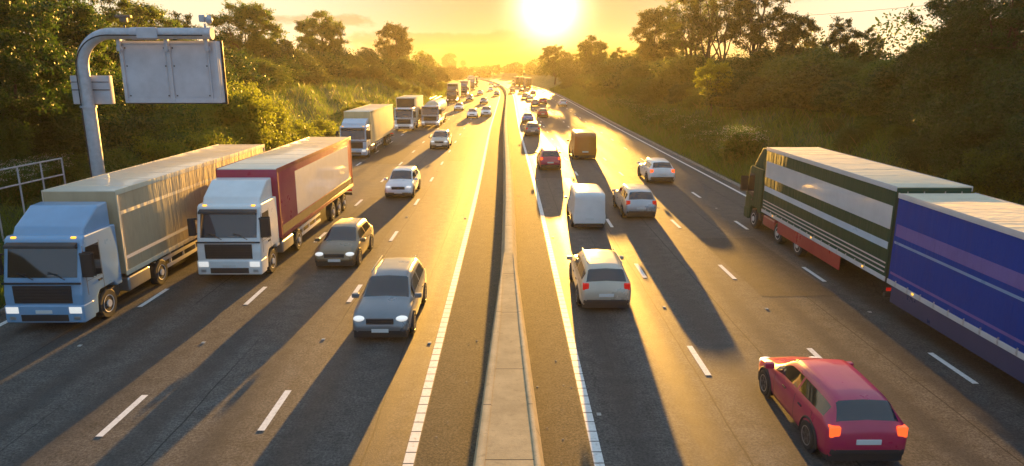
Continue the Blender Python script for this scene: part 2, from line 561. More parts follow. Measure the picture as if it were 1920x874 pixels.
# resurfaced patches and scattered grit
def patch(x0, x1, y0, y1):
    vs, fs = [], []
    ny = max(1, int((y1 - y0) / 5))
    for i in range(ny + 1):
        y = y0 + (y1 - y0) * i / ny
        vs += [(x0 + bend(y), y, .005), (x1 + bend(y), y, .005)]
        if i: fs.append((2 * i - 2, 2 * i - 1, 2 * i + 1, 2 * i))
    tag(mesh_obj('road_patch', np_mesh('road_patch', vs, fs, M['patch'])), kind='structure')
M['patch'] = road_mat('patch_asphalt', (.026, .025, .025), (.10, .096, .092), (), rough=.6)
for r_ in ((-9.1, -6.2, 31, 44), (2.6, 5.2, 52, 70), (9.4, 12.2, 24, 33), (-5.5, -3.9, 62, 84), (-13.0, -9.6, 60, 75), (6.0, 8.7, 96, 120)): patch(*r_)
rng_ = np.random.default_rng(77)
vs, fs = [], []
for k in range(230):
    y = 11 + 70 * rng_.uniform() ** 1.7
    side = rng_.uniform()
    if side < .75: x = rng_.choice([-.62 - .5 * flare(y) * .5, .5 + .5 * flare(y) * .5]) + rng_.normal() * .35
    else: x = rng_.uniform(-1.9, 1.7)
    f = flare(y)
    if -.42 - .47 * f < x < .38 + .44 * f: continue
    r = rng_.uniform(.008, .035) if rng_.uniform() < .93 else rng_.uniform(.04, .085)
    k0 = len(vs); a0 = rng_.uniform(0, 6)
    for q in range(4): vs.append((x + bend(y) + r * math.cos(a0 + q * PI / 2) * rng_.uniform(.5, 1.3), y + r * math.sin(a0 + q * PI / 2) * rng_.uniform(.5, 1.5), .008))
    vs.append((x + bend(y), y, .008 + r * .3))
    fs += [(k0 + q, k0 + (q + 1) % 4, k0 + 4) for q in range(4)]
tag(mesh_obj('grit', np_mesh('grit', vs, fs, M['kerb'])), 'grit and small litter lying along the foot of the barrier', 'grit', kind='stuff')

# road studs
def stud_mesh():
    mb = MB()
    mb.prism([(-.09, 0), (.09, 0), (.06, .02), (-.06, .02)], 'x', -.07, .07, 0)
    return mb.mesh('road_stud', M['stud'], 0)
SM = stud_mesh()
def stud(x, y, label, grp='reflective studs in the road surface'):
    o = mesh_obj('road_stud', SM)
    o.location = (x + bend(y), y, .004); o.scale = (.75, .75, .9)
    tag(o, label, 'road stud', grp)
for x, ph in ((-5.80, 14.45), (-9.43, 14.2), (-13.1, 13.97), (5.50, 17.35), (9.07, 17.15), (12.53, 16.8)):
    for n in range(-1, 5):
        stud(x, ph + 5.55 + 18 * n, 'small white reflective stud between two dashes of a lane line')
for x, s in ((-2.45, 1), (2.2, 1)):
    for n in range(0, 5):
        stud(x, 15.2 + (4.5 if x < 0 else 0) + 18 * n, 'small white reflective stud beside the ribbed edge line of the reserve')

# ------------------------------------------------------------------ ground sheets beyond the kerbs
def bank_sheet(name, sgn):
    us = [0, .25, .6, 1.2, 2, 3, 4, 5, 6, 7.5, 9, 11, 13, 15, 18, 22, 28, 38, 55, 80, 130, 220, 400, 900, 2500, 6000]
    ys = [-60, -45] + [-30 + 2 * i for i in range(95)] + [162 + 5 * i for i in range(40)] + [370 + 12 * i for i in range(30)] + [760, 900, 1200, 1800, 3000, 6000]
    vs, fs = [], []
    for y in ys:
        b = bend(min(y, 745))
        for u in us:
            x = (-17.62 - u if sgn < 0 else 16.62 + u) + b
            vs.append((x, y, bank(x, min(y, 745)) if u > 0 else .12))
    n = len(us)
    for j in range(len(ys) - 1):
        for i in range(n - 1):
            a = j * n + i
            fs.append((a, a + 1, a + n + 1, a + n) if sgn > 0 else (a, a + n, a + n + 1, a + 1))
    tag(mesh_obj(name, np_mesh(name, vs, fs, M['bankgrass'], True)), kind='structure')
m, nt, b = new_mat('bank_ground')
v = coords(nt)
n1 = noise(nt, .35, 6, .65, v); n2 = noise(nt, 6, 5, .7, v)
c1 = ramp(nt, n1.outputs['Fac'], [(.3, (.028, .055, .010)), (.5, (.052, .090, .015)), (.72, (.085, .120, .030))])
c2 = mixc(nt, .6, c1.outputs['Color'], ramp(nt, n2.outputs['Fac'], [(.3, (.4, .4, .35)), (.7, (1.3, 1.3, 1.2))]).outputs['Color'], 'MULTIPLY')
nt.links.new(c2, b.inputs['Base Color']); b.inputs['Roughness'].default_value = .95
bump(nt, b, n2.outputs['Fac'], .9, .15)
M['bankgrass'] = m
bank_sheet('grass_bank', -1); bank_sheet('grass_bank', 1)
# plain sheet far beneath everything, closes the ground behind the camera and under the road out to the horizon
vs = [(-7000, -300, -.25), (7000, -300, -.25), (7000, 8000, -.25), (-7000, 8000, -.25)]
tag(mesh_obj('ground', np_mesh('ground', vs, [(0, 1, 2, 3)], M['bankgrass'])), kind='structure')
# ------------------------------------------------------------------ vegetation
def leaves(rng, pts, size, flat=.35, elong=1.7, axis=None):
    """one small four-cornered leaf per point"""
    n = len(pts)
    nrm = rng.normal(size=(n, 3)); nrm[:, 2] += flat * 2
    nrm /= np.linalg.norm(nrm, axis=1, keepdims=True) + 1e-9
    a = rng.normal(size=(n, 3))
    u = np.cross(nrm, a); u /= np.linalg.norm(u, axis=1, keepdims=True) + 1e-9
    w = np.cross(nrm, u)
    s = size * rng.uniform(.6, 1.35, size=(n, 1))
    droop = nrm * s * rng.uniform(-.25, .1, size=(n, 1))
    v = np.stack([pts - u * s * elong * .5, pts + w * s * .42 + droop, pts + u * s * elong * .55, pts - w * s * .42 + droop], axis=1)
    return v.reshape(-1, 3), np.arange(n * 4, dtype=np.int32).reshape(-1, 4)

def unit(v):
    return v / (np.linalg.norm(v) + 1e-9)

def grow(rng, p, d, L, r, lvl, maxlvl, P, tubes, tips):
    k = 4
    pts = [p.copy()]
    for i in range(k):
        d = unit(d + rng.normal(size=3) * P['wob'] + np.array([0, 0, P['up']]) * (lvl > 0))
        p = p + d * L / k
        pts.append(p.copy())
    tubes.append((pts, [r * (1 - .5 * i / k) for i in range(k + 1)]))
    if lvl >= maxlvl:
        tips += [pts[2], pts[3], pts[4]]
        return
    if lvl >= maxlvl - 1: tips.append(pts[4])
    nch = P['kids'] if lvl > 0 else P['kids0']
    for c in range(nch):
        t = rng.uniform(P['t0'] if lvl == 0 else .35, 1.0)
        i = min(k - 1, int(t * k)); f = t * k - i
        q = pts[i] * (1 - f) + pts[i + 1] * f
        ax = rng.normal(size=3); ax -= d * ax.dot(d); ax = unit(ax)
        ang = rng.uniform(P['a0'], P['a1'])
        nd = unit(d * math.cos(ang) + ax * math.sin(ang))
        grow(rng, q, nd, L * rng.uniform(.5, .8) * P['shr'], r * .5, lvl + 1, maxlvl, P, tubes, tips)
    grow(rng, pts[-1], d, L * P['shr'] * .8, r * .5, lvl + 1, maxlvl, P, tubes, tips)

def tree_proto(seed, H, P, nleaf, lsize, clump, maxlvl=3):
    """returns (trunk mesh, crown mesh) of a tree about H metres tall"""
    rng = np.random.default_rng(seed)
    tubes, tips = [], []
    nst = P.get('stems', 1)
    for s in range(nst):
        d = unit(np.array([rng.normal() * .12 * nst, rng.normal() * .12 * nst, 1.0]))
        grow(rng, np.array([rng.normal() * .25 * (nst - 1), rng.normal() * .25 * (nst - 1), -.3]), d, H * P['bole'], H * P.get('thick', .018), 0, maxlvl, P, tubes, tips)
    tips = np.array(tips)
    sc = H / max(tips[:, 2].max() + clump, 1e-3)
    tips *= sc
    mb = MB()
    for pts, rad in tubes:
        if rad[0] < .012 * H / 12: continue
        mb.tube([p * sc for p in pts], [max(.012, r) for r in rad], 5 if rad[0] < .1 else 8, False)
    tm = mb.mesh('trunk', M['bark'], 60)
    idx = rng.integers(0, len(tips), nleaf)
    dens = rng.uniform(.25, 1.0, len(tips))
    keep = rng.uniform(size=nleaf) < dens[idx]
    idx = idx[keep]
    pts = tips[idx] + rng.normal(size=(len(idx), 3)) * clump * np.array([1, 1, .75]) * rng.uniform(.3, 1.0, size=(len(idx), 1))
    pts[:, 2] = np.maximum(pts[:, 2], .2)
    v, f = leaves(rng, pts, lsize)
    return tm, (v, f)

def shrub_proto(seed, W, H, nleaf, lsize, lobes=12, ragged=.5):
    rng = np.random.default_rng(seed)
    P = []
    mb = MB()
    cs = []
    for i in range(lobes):
        a = rng.uniform(0, 2 * PI); rr = rng.uniform(0, 1) ** .6
        z = rng.uniform(.12, .86) * H * (1 - .45 * rr)
        c = np.array([math.cos(a) * rr * W * .38, math.sin(a) * rr * W * .38, z])
        cs.append((c, rng.uniform(.16, .30) * W))
        mb.tube([(0 + c[0] * .12, c[1] * .12, -.3), c * .55 + np.array([0, 0, .05 * H]), c * 1.0], [.05, .035, .012], 5, False)
    n_per = nleaf // (lobes * 14)
    for c, r in cs:
        for k in range(14):                     # leafy sprays on each lobe
            d = unit(rng.normal(size=3) + np.array([0, 0, .35]))
            q = c + d * r * rng.uniform(.45, 1.15) * np.array([1, 1, .95])
            spread = r * rng.uniform(.16, .4)
            m_ = int(n_per * rng.uniform(.4, 1.5))
            pts = q + rng.normal(size=(m_, 3)) * spread * np.array([1, 1, .7]) + np.outer(rng.uniform(0, 1, m_), d * r * ragged * rng.uniform(0, 1))
            P.append(pts)
    pts = np.concatenate(P)
    pts[:, 2] = np.maximum(pts[:, 2], .05)
    v, f = leaves(rng, pts, lsize)
    return mb.mesh('stem', M['bark'], 60), (v, f)

PR = {}
def crown_mesh(key, leafkey):
    k = (key, leafkey)
    if k not in PR:
        tm, (v, f) = PR[key]
        PR[k] = np_mesh('crown', v, f, LEAF[leafkey])
    return PR[k]

base = dict(wob=.16, up=.10, kids=3, kids0=4, t0=.35, a0=.45, a1=1.05, shr=.86, bole=.42)
def tree_env(seed, H, rx, zc, rz, ncl, nleaf, lsize, clr, shell=.45, nmain=7, fork=.22, thick=.022, lean=.0, flat=1.0, stems=1):
    """a tree with forked main limbs whose leaf clumps fill an uneven crown; heights are parts of H"""
    rng = np.random.default_rng(seed)
    mb = MB()
    r0 = H * thick
    nodes = []                                   # (point, radius) places a twig can leave from
    bases = [np.array([rng.normal() * .35 * (stems - 1), rng.normal() * .35 * (stems - 1), -.4]) for _ in range(stems)]
    forks = []
    for b0 in bases:
        f0 = np.array([b0[0] * 2.2 + rng.normal() * .15, b0[1] * 2.2 + rng.normal() * .15, H * fork * rng.uniform(.85, 1.15)])
        m0 = (b0 + f0) / 2 + rng.normal(size=3) * .08
        mb.tube([b0, m0, f0], [r0 * 1.25, r0, r0 * .85], 9, False)
        forks.append(f0)
    a0 = rng.uniform(0, 6.28)
    for i in range(nmain):
        f0 = forks[i % stems]
        a = a0 + 2 * PI * i / nmain * 1.618 * 1.0 + rng.normal() * .25
        el = rng.uniform(.15, 1.35) if i else 1.5
        end = np.array([math.cos(a) * math.cos(el) * rx * .78 + lean * H, math.sin(a) * math.cos(el) * rx * .78, H * zc + math.sin(el) * rz * H * .85])
        mid = f0 * .5 + end * .5 + np.array([0, 0, -.04 * H]) + rng.normal(size=3) * .04 * H
        mid[2] = max(mid[2], f0[2] + .1)
        P = []
        for t in np.linspace(0, 1, 9):
            q = (1 - t) ** 2 * f0 + 2 * t * (1 - t) * mid + t * t * end
            if 0 < t < 1: q = q + rng.normal(size=3) * .012 * H
            P.append(q)
        rr = [r0 * .62 * (1 - .86 * t) for t in np.linspace(0, 1, 9)]
        mb.tube(P, rr, 7, False)
        nodes += [(P[k], rr[k]) for k in range(2, 9)]
    NP = np.array([n_[0] for n_ in nodes])
    # clump centres
    C = []
    lob = rng.normal(size=(5, 3)); lob /= np.linalg.norm(lob, axis=1, keepdims=True)
    tries = 0
    while len(C) < ncl and tries < 6000:
        tries += 1
        d = rng.normal(size=3); d /= np.linalg.norm(d)
        r = shell + (1 - shell) * rng.uniform() ** .6
        wob = 1 + .24 * max(lob @ d) - .16 + .10 * math.sin(d[0] * 7 + seed) * math.cos(d[2] * 6)
        if d[2] < 0: r *= 1 - .15 * abs(d[2])
        c = np.array([d[0] * rx * r * wob + lean * H, d[1] * rx * r * wob, H * zc + d[2] * rz * H * r * wob])
        if c[2] < .10 * H: continue
        if C and min(np.linalg.norm(np.array(C) - c, axis=1)) < clr * .62: continue
        C.append(c)
    pts = []
    for c in C:
        dist = np.linalg.norm(NP - c, axis=1) + np.maximum(0, NP[:, 2] - c[2]) * 1.5
        k = int(np.argmin(dist)); n0, nr = nodes[k]
        mid = (n0 + c) / 2 + rng.normal(size=3) * .08 * np.linalg.norm(c - n0) + np.array([0, 0, -.06]) * np.linalg.norm(c - n0)
        mb.tube([n0, mid, c], [max(.016, min(nr * .5, .05)), .02, .009], 5, False)
        nsp = rng.integers(5, 10)
        for _ in range(nsp):
            d = rng.normal(size=3); d[2] = d[2] * .7 + .15; d /= np.linalg.norm(d)
            L = clr * rng.uniform(.5, 1.35)
            tip = c + d * L * np.array([1, 1, .8 * flat])
            if rng.uniform() < .5: mb.tube([c, (c + tip) / 2 + rng.normal(size=3) * .05, tip], [.012, .009, .005], 4, False)
            m_ = int(nleaf / ncl / nsp * rng.uniform(.5, 1.5))
            t = rng.uniform(.15, 1.08, size=(m_, 1))
            pts.append(c + (tip - c) * t + rng.normal(size=(m_, 3)) * clr * .2 * np.array([1, 1, .75]))
    tm = mb.mesh('trunk', M['bark'], 60)
    v, f = leaves(rng, np.concatenate(pts), lsize)
    return tm, (v, f)

PR['tall'] = tree_env(11, 15, 5.4, .66, .37, 95, 21000, .15, 1.0, .5, 11, .2, .013, stems=2)
PR['tall2'] = tree_env(29, 15, 4.4, .66, .37, 80, 18000, .15, .95, .5, 10, .22, .013, stems=2)
PR['round'] = tree_env(5, 12, 4.6, .60, .40, 120, 40000, .14, 1.0, .35, 8, .2)
PR['round2'] = tree_env(17, 12, 5.0, .58, .40, 125, 40000, .14, 1.05, .35, 8, .18)
PR['loose'] = tree_env(23, 12, 4.2, .60, .42, 75, 24000, .14, .95, .4, 8, .2)
PR['dense'] = tree_env(31, 12, 5.2, .54, .46, 170, 62000, .125, 1.1, .4, 9, .15)
PR['sapling'] = tree_env(41, 7, 1.9, .66, .34, 50, 11000, .12, .55, .3, 7, .34, .014)
PR['bush'] = shrub_proto(3, 5.0, 4.6, 36000, .10, 15)
PR['bush2'] = shrub_proto(8, 5.0, 4.0, 36000, .10, 13, .8)
PR['bush3'] = shrub_proto(15, 5.2, 5.2, 38000, .105, 18, .6)
PR['low'] = shrub_proto(21, 3.0, 1.5, 9000, .09, 9, .7)
PR['hedgebush'] = shrub_proto(33, 6.5, 4.5, 36000, .13, 20, .5)

VEG_N = {'n': 0}
def veg(proto, x, y, h, leafkey, label, name='tree', group=None, wid=1.0, sink=.15, rz=None):
    """one tree or shrub standing on the bank"""
    H0 = {'tall': 15, 'tall2': 15, 'round': 12, 'round2': 12, 'loose': 12, 'dense': 12, 'sapling': 7,
          'bush': 4.6, 'bush2': 4.0, 'bush3': 5.2, 'low': 1.5, 'hedgebush': 4.5}[proto]
    s = h / H0
    VEG_N['n'] += 1
    rz = random.uniform(0, 6.28) if rz is None else rz
    root = empty(name, (x, y, bank(x, y) - sink), rz)
    root.scale = (s * wid, s * wid * random.uniform(.92, 1.08), s)
    tree = proto in ('tall', 'tall2', 'round', 'round2', 'loose', 'dense', 'sapling')
    mesh_obj('trunk' if tree else 'stem', PR[proto][0], root)
    mesh_obj('crown' if tree else 'foliage', crown_mesh(proto, leafkey), root)
    tag(root, label, 'tree' if tree else 'shrub', group)
    return root

def veg_px(proto, px, py_top, u, leafkey, label, **kw):
    """u = lateral distance from the road axis; the top of the plant is seen at px, py_top"""
    p = on_x(px, py_top, u)
    for _ in range(4):
        p = on_x(px, py_top, u + bend(p.y))
    x, y = p.x, p.y
    g = bank(x, y)
    return veg(proto, x, y, max(.6, p.z - g + .1), leafkey, label, **kw)

# left bank, near to far
veg_px('dense', -70, -90, -25, 'dark', 'tall dark tree cut by the left edge behind the pedestrian railing', name='dense_tree')
veg_px('dense', 45, -70, -29, 'dark', 'dense dark tree rising above the pedestrian railing', name='dense_tree')
veg_px('loose', 130, 0, -27, 'mid', 'leafy tree just behind the cantilever sign post', name='broadleaf_tree')
veg_px('loose', 205, -25, -33, 'olive', 'ragged tree whose thin top shows over the bend of the sign arm', name='broadleaf_tree')
veg_px('round', 275, 8, -38, 'mid', 'small backlit tree above the sign arm', name='broadleaf_tree')
veg_px('loose', 335, 30, -40, 'olive', 'low open tree seen between sign arm end and bright bushes', name='broadleaf_tree')
veg_px('round', 452, -2, -41, 'mid', 'round tree with sky gaps just right of the sign panel', name='broadleaf_tree', wid=1.05)
veg_px('round2', 520, 60, -44, 'olive', 'smaller dark tree joined to the round tree right of the sign', name='broadleaf_tree', wid=.8)
veg_px('round2', 597, 17, -41, 'mid', 'dome shaped tree standing alone on the left bank crest', name='broadleaf_tree', wid=.95)
veg_px('round', 738, 40, -33, 'russet', 'broad brown tinged tree with spiky top on the left bank', name='broadleaf_tree', wid=.95)
veg_px('round2', 690, 88, -37, 'dark', 'dark tree tucked left of the broad brown tinged tree', name='broadleaf_tree', wid=.9)
veg_px('round2', 800, 100, -32, 'olive', 'low tree on the right shoulder of the broad brown tinged tree', name='broadleaf_tree')
veg_px('round', 842, 98, -30, 'olive', 'last tall tree of the left bank before the far hills', name='broadleaf_tree')
veg_px('round2', 868, 112, -33, 'olive', 'far hazy tree at the end of the left bank', name='broadleaf_tree')
GB = 'dark shrubs along the left bank crest'
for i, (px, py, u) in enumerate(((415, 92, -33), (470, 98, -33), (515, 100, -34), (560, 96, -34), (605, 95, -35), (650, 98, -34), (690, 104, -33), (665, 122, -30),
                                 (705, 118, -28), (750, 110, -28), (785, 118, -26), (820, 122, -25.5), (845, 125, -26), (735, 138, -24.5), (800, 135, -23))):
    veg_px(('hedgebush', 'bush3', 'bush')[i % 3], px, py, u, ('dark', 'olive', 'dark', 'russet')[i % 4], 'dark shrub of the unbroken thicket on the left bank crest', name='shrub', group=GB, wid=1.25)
GT = 'dark undergrowth behind the sign post'
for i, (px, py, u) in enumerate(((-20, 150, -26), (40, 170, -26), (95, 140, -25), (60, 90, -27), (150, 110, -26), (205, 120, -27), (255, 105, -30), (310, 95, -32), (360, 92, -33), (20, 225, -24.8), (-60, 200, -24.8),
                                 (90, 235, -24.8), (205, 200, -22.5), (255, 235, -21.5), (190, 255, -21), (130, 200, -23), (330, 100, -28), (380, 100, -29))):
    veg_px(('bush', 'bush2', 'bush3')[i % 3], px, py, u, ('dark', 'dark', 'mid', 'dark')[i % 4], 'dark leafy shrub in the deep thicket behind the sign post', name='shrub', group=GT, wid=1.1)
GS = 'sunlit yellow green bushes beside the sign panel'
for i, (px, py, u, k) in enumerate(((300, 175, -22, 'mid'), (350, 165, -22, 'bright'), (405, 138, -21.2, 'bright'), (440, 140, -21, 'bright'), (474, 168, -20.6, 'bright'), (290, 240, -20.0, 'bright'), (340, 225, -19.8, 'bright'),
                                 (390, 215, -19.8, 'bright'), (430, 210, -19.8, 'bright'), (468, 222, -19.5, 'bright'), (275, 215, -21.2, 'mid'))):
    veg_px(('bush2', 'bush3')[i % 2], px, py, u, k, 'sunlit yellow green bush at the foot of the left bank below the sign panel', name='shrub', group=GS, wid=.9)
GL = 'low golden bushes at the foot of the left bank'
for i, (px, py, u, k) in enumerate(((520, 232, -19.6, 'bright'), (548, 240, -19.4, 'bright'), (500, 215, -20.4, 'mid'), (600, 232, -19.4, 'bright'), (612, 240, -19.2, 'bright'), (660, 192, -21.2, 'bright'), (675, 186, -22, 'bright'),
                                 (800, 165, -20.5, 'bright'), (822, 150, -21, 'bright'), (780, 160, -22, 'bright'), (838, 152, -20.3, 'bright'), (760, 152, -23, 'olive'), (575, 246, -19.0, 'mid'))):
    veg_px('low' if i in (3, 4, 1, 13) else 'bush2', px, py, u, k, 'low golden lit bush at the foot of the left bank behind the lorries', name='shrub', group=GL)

# right bank, far to near
veg_px('round', 1042, 83, 21, 'olive', 'hazy round tree nearest the sun on the right bank', name='broadleaf_tree')
veg_px('round2', 1072, 100, 24, 'olive', 'small hazy tree between the two far right bank trees', name='broadleaf_tree')
veg_px('round2', 1112, 66, 27, 'olive', 'hazy domed tree second from the sun on the right bank', name='broadleaf_tree')
veg_px('loose', 1165, 92, 29, 'olive', 'low hedgerow tree between the domed tree and the dark leafy tree', name='broadleaf_tree')
veg_px('round', 1236, 10, 31, 'russet', 'dark leafy tree left of the tall open trees', name='broadleaf_tree', wid=.85)
veg_px('tall', 1350, -75, 29, 'russet', 'tallest open tree with bare forked limbs against the sky', name='tall_tree', wid=1.0, rz=.6)
veg_px('tall2', 1300, -25, 32, 'olive', 'tall thin limbed tree on the sun side of the tallest tree', name='tall_tree', wid=.95, rz=2.2)
veg_px('tall2', 1428, -55, 30, 'russet', 'tall open tree on the shaded side of the tallest tree', name='tall_tree', wid=1.0, rz=4.0)
veg_px('sapling', 1340, 112, 22.2, 'bright', 'young tree with glowing yellow leaves and a bare trunk on the right slope', name='young_tree')
veg_px('round', 1500, 25, 33, 'russet', 'dark tree on the right shoulder of the tall open trees', name='broadleaf_tree', wid=.8)
veg_px('loose', 1580, 38, 31, 'russet', 'ragged tree with upright twigs above the brown thicket', name='broadleaf_tree', wid=.9)
veg_px('loose', 1622, 58, 33, 'olive', 'small twiggy tree leaning over the gap of open sky', name='broadleaf_tree', wid=.8)
veg_px('dense', 1760, 70, 29, 'dark', 'broad dark green tree below the overhead cable', name='dense_tree', wid=1.2)
veg_px('dense', 1700, 92, 30, 'mid', 'low crowned green tree at the right end of the sky gap', name='dense_tree', wid=1.1)
veg_px('loose', 1845, -60, 29, 'dark', 'tall dark tree reaching out of the picture top above the blue lorry', name='broadleaf_tree', wid=1.1)
veg_px('dense', 1930, -70, 27, 'dark', 'tall dark tree cut by the right edge', name='dense_tree')
GR = 'brown and dark shrubs of the right bank thicket'
for i, (px, py, u, k) in enumerate(((1075, 120, 24, 'olive'), (1115, 112, 25, 'olive'), (1150, 110, 26, 'olive'), (1190, 108, 27, 'dark'), (1225, 106, 28, 'olive'), (1262, 104, 28, 'dark'), (1300, 108, 28, 'olive'),
                                 (1340, 100, 29, 'dark'), (1385, 100, 29, 'olive'), (1425, 98, 29, 'dark'), (1470, 100, 28, 'olive'), (1510, 92, 29, 'olive'), (1555, 95, 28, 'olive'), (1600, 105, 28, 'olive'),
                                 (1190, 140, 24, 'mid'), (1235, 150, 23.5, 'olive'), (1280, 150, 24, 'dark'), (1320, 160, 24, 'mid'), (1390, 135, 25, 'dark'), (1440, 130, 25.5, 'russet'), (1490, 120, 26, 'russet'), (1540, 125, 26, 'russet'), (1590, 135, 26, 'dark'),
                                 (1100, 135, 22, 'mid'), (1140, 140, 22.5, 'mid'), (1070, 138, 20.5, 'olive'))):
    veg_px(('hedgebush', 'bush3', 'bush')[i % 3], px, py, u, k, 'brownish dark shrub in the thicket that lines the right bank', name='shrub', group=GR, wid=1.25)
GD = 'dark green shrubs above the blue lorry'
for i, (px, py, u, k) in enumerate(((1640, 110, 28, 'mid'), (1680, 100, 28, 'mid'), (1730, 95, 27, 'dark'), (1790, 90, 26, 'dark'), (1840, 80, 26, 'dark'), (1890, 70, 25.5, 'dark'), (1950, 80, 25, 'dark'), (1620, 165, 25.5, 'mid'), (1665, 155, 25.2, 'dark'), (1720, 160, 24.5, 'dark'),
                                 (1780, 160, 24, 'dark'), (1840, 170, 23.5, 'dark'), (1900, 170, 23, 'dark'), (1640, 210, 23.8, 'mid'), (1700, 225, 23.2, 'mid'), (1760, 235, 22.6, 'dark'), (1820, 250, 22.2, 'dark'), (1885, 255, 21.8, 'mid'), (1960, 200, 22.3, 'dark'),
                                 (1600, 232, 22.4, 'olive'), (1560, 215, 23.6, 'olive'))):
    veg_px(('bush3', 'bush', 'bush2')[i % 3], px, py, u, k, 'dark green shrub of the leafy wall above the blue lorry', name='shrub', group=GD, wid=1.15)

# slope scrub with white flowers on the right
def flower_proto(seed, W, H, n, nf, name):
    rng = np.random.default_rng(seed)
    st, hd = [], []
    mb = MB()
    for i in range(n):
        a = rng.uniform(0, 2 * PI); r = rng.uniform(0, 1) ** .6 * W * .5
        b0 = np.array([math.cos(a) * r * .5, math.sin(a) * r * .5, 0])
        tp = np.array([math.cos(a) * r, math.sin(a) * r, H * rng.uniform(.6, 1.0)])
        mb.tube([b0, (b0 + tp) / 2 + rng.normal(size=3) * .03, tp], [.012, .009, .006], 4, False)
        m_ = 60
        t = rng.uniform(0, 1.0, size=(m_, 1))
        st.append(b0 + (tp - b0) * t + rng.normal(size=(m_, 3)) * .10 * W * .6)
        hd.append(tp + rng.normal(size=(nf, 3)) * np.array([.11, .11, .03]) * (W / 1.5) ** .5)
    s = leaves(rng, np.concatenate(st), .11)
    h = leaves(rng, np.concatenate(hd), .05, flat=1.2, elong=1.2)
    return mb.mesh('stem', LEAF['straw'], 0), np_mesh('foliage', *s, LEAF['mid']), np_mesh('blossom', *h, M['blossom'])
FP = [flower_proto(2, 2.6, 1.1, 26, 6, 'a'), flower_proto(6, 3.2, 1.3, 30, 5, 'b')]
ELD = flower_proto(12, 3.4, 2.6, 120, 13, 'elder')
def flowers(proto, x, y, s, label, grp, name='flowering_plant'):
    r = empty(name, (x, y, bank(x, y) - .05), random.uniform(0, 6))
    r.scale = (s, s, s)
    for me, nm in zip(proto, ('stem', 'foliage', 'blossom')):
        mesh_obj(nm, me, r)
    tag(r, label, 'plant', grp)
GF = 'white flowering plants on the right slope'
for px, py, u, s in ((1240, 232, 19.5, 1.3), (1258, 228, 20.5, 1.3), (1212, 226, 19.8, 1.3), (1268, 240, 19.4, 1.2), (1300, 256, 19.3, 1.1), (1325, 262, 19.2, 1.1), (1338, 270, 18.8, 1.0), (1318, 252, 20.0, 1.2), (1285, 244, 20.2, 1.2),
                     (1196, 214, 20.4, 1.4), (1180, 205, 20.6, 1.4), (1350, 262, 19.6, 1.2), (1360, 282, 18.7, 1.0), (1305, 275, 18.6, .9), (1222, 246, 18.7, 1.1), (1165, 200, 20.0, 1.3)):
    p = on_x(px, py, u)
    flowers(FP[random.randint(0, 1)], u + bend(p.y), p.y, s, 'white flowering plant in the long grass of the right slope', GF)
p = on_x(1392, 290, 18.9)
flowers(ELD, 18.9, p.y, 1.05, 'big white blossoming bush at the kerb ahead of the green lorry', None, 'blossoming_bush')
p = on_x(1372, 296, 18.5)
flowers(FP[1], 18.5, p.y, 1.15, 'white flowering plant leaning on the big blossoming bush', None)
for px, py, u in ((30, 258, -22.6), (8, 280, -22.4), (96, 268, -22.6)):
    p = on_x(px, py, u)
    flowers(ELD, u, p.y, .62, 'white blossoming bush in the dark thicket above the pedestrian railing', 'white blossoming bushes above the railing', 'blossoming_bush')

# grass: blades in tufts on both banks and along the verges
def grass_field(name, seed, n, ulo, uhi, ylo, yhi, sgn, hlo, hhi, leafkey):
    rng = np.random.default_rng(seed)
    y = ylo * (yhi / ylo) ** rng.uniform(0, 1, n)
    u = ulo + (uhi - ulo) * rng.uniform(0, 1, n) ** 1.3
    ph = rng.uniform(0, 6, 6)
    patch = np.sin(u * .9 + ph[0]) * np.sin(y * .37 + ph[1]) + np.sin(u * 2.1 + ph[2]) * np.sin(y * .9 + ph[3])
    ok = patch > rng.uniform(-1.9, .6, n)
    y, u = y[ok], u[ok]; n = len(y)
    x = np.array([sgn * a + bend(b) for a, b in zip(u, y)])
    z = np.array([bank(a, b) for a, b in zip(x, y)]) - .03
    far = np.clip(y / 60, .8, 4)
    h = rng.uniform(hlo, hhi, n) * (1 + .15 * far)
    w = .018 * far * rng.uniform(.7, 1.4, n)
    a = rng.uniform(0, PI, n)
    lean = rng.normal(size=(n, 2)) * .35 * h[:, None]
    P0 = np.stack([x - np.cos(a) * w, y - np.sin(a) * w, z], 1)
    P1 = np.stack([x + np.cos(a) * w, y + np.sin(a) * w, z], 1)
    P2 = np.stack([x + np.cos(a) * w * .6 + lean[:, 0] * .5, y + np.sin(a) * w * .6 + lean[:, 1] * .5, z + h * .6], 1)
    P3 = np.stack([x + lean[:, 0], y + lean[:, 1], z + h], 1)
    v = np.stack([P0, P1, P2, P3], 1).reshape(-1, 3)
    tag(mesh_obj(name, np_mesh(name, v, np.arange(n * 4, dtype=np.int32).reshape(-1, 4), LEAF[leafkey])), 'uneven long grass of the motorway banks', 'grass', kind='stuff')
grass_field('grass', 1, 125000, 16.75, 33, 12, 260, 1, .3, .85, 'grass')
grass_field('grass', 2, 95000, 17.75, 36, 12, 260, -1, .25, .7, 'grass')
grass_field('dry_grass', 3, 4500, 16.9, 28, 34, 160, 1, .6, 1.1, 'straw')
grass_field('dry_grass', 4, 1800, 17.8, 30, 30, 160, -1, .6, 1.1, 'straw')

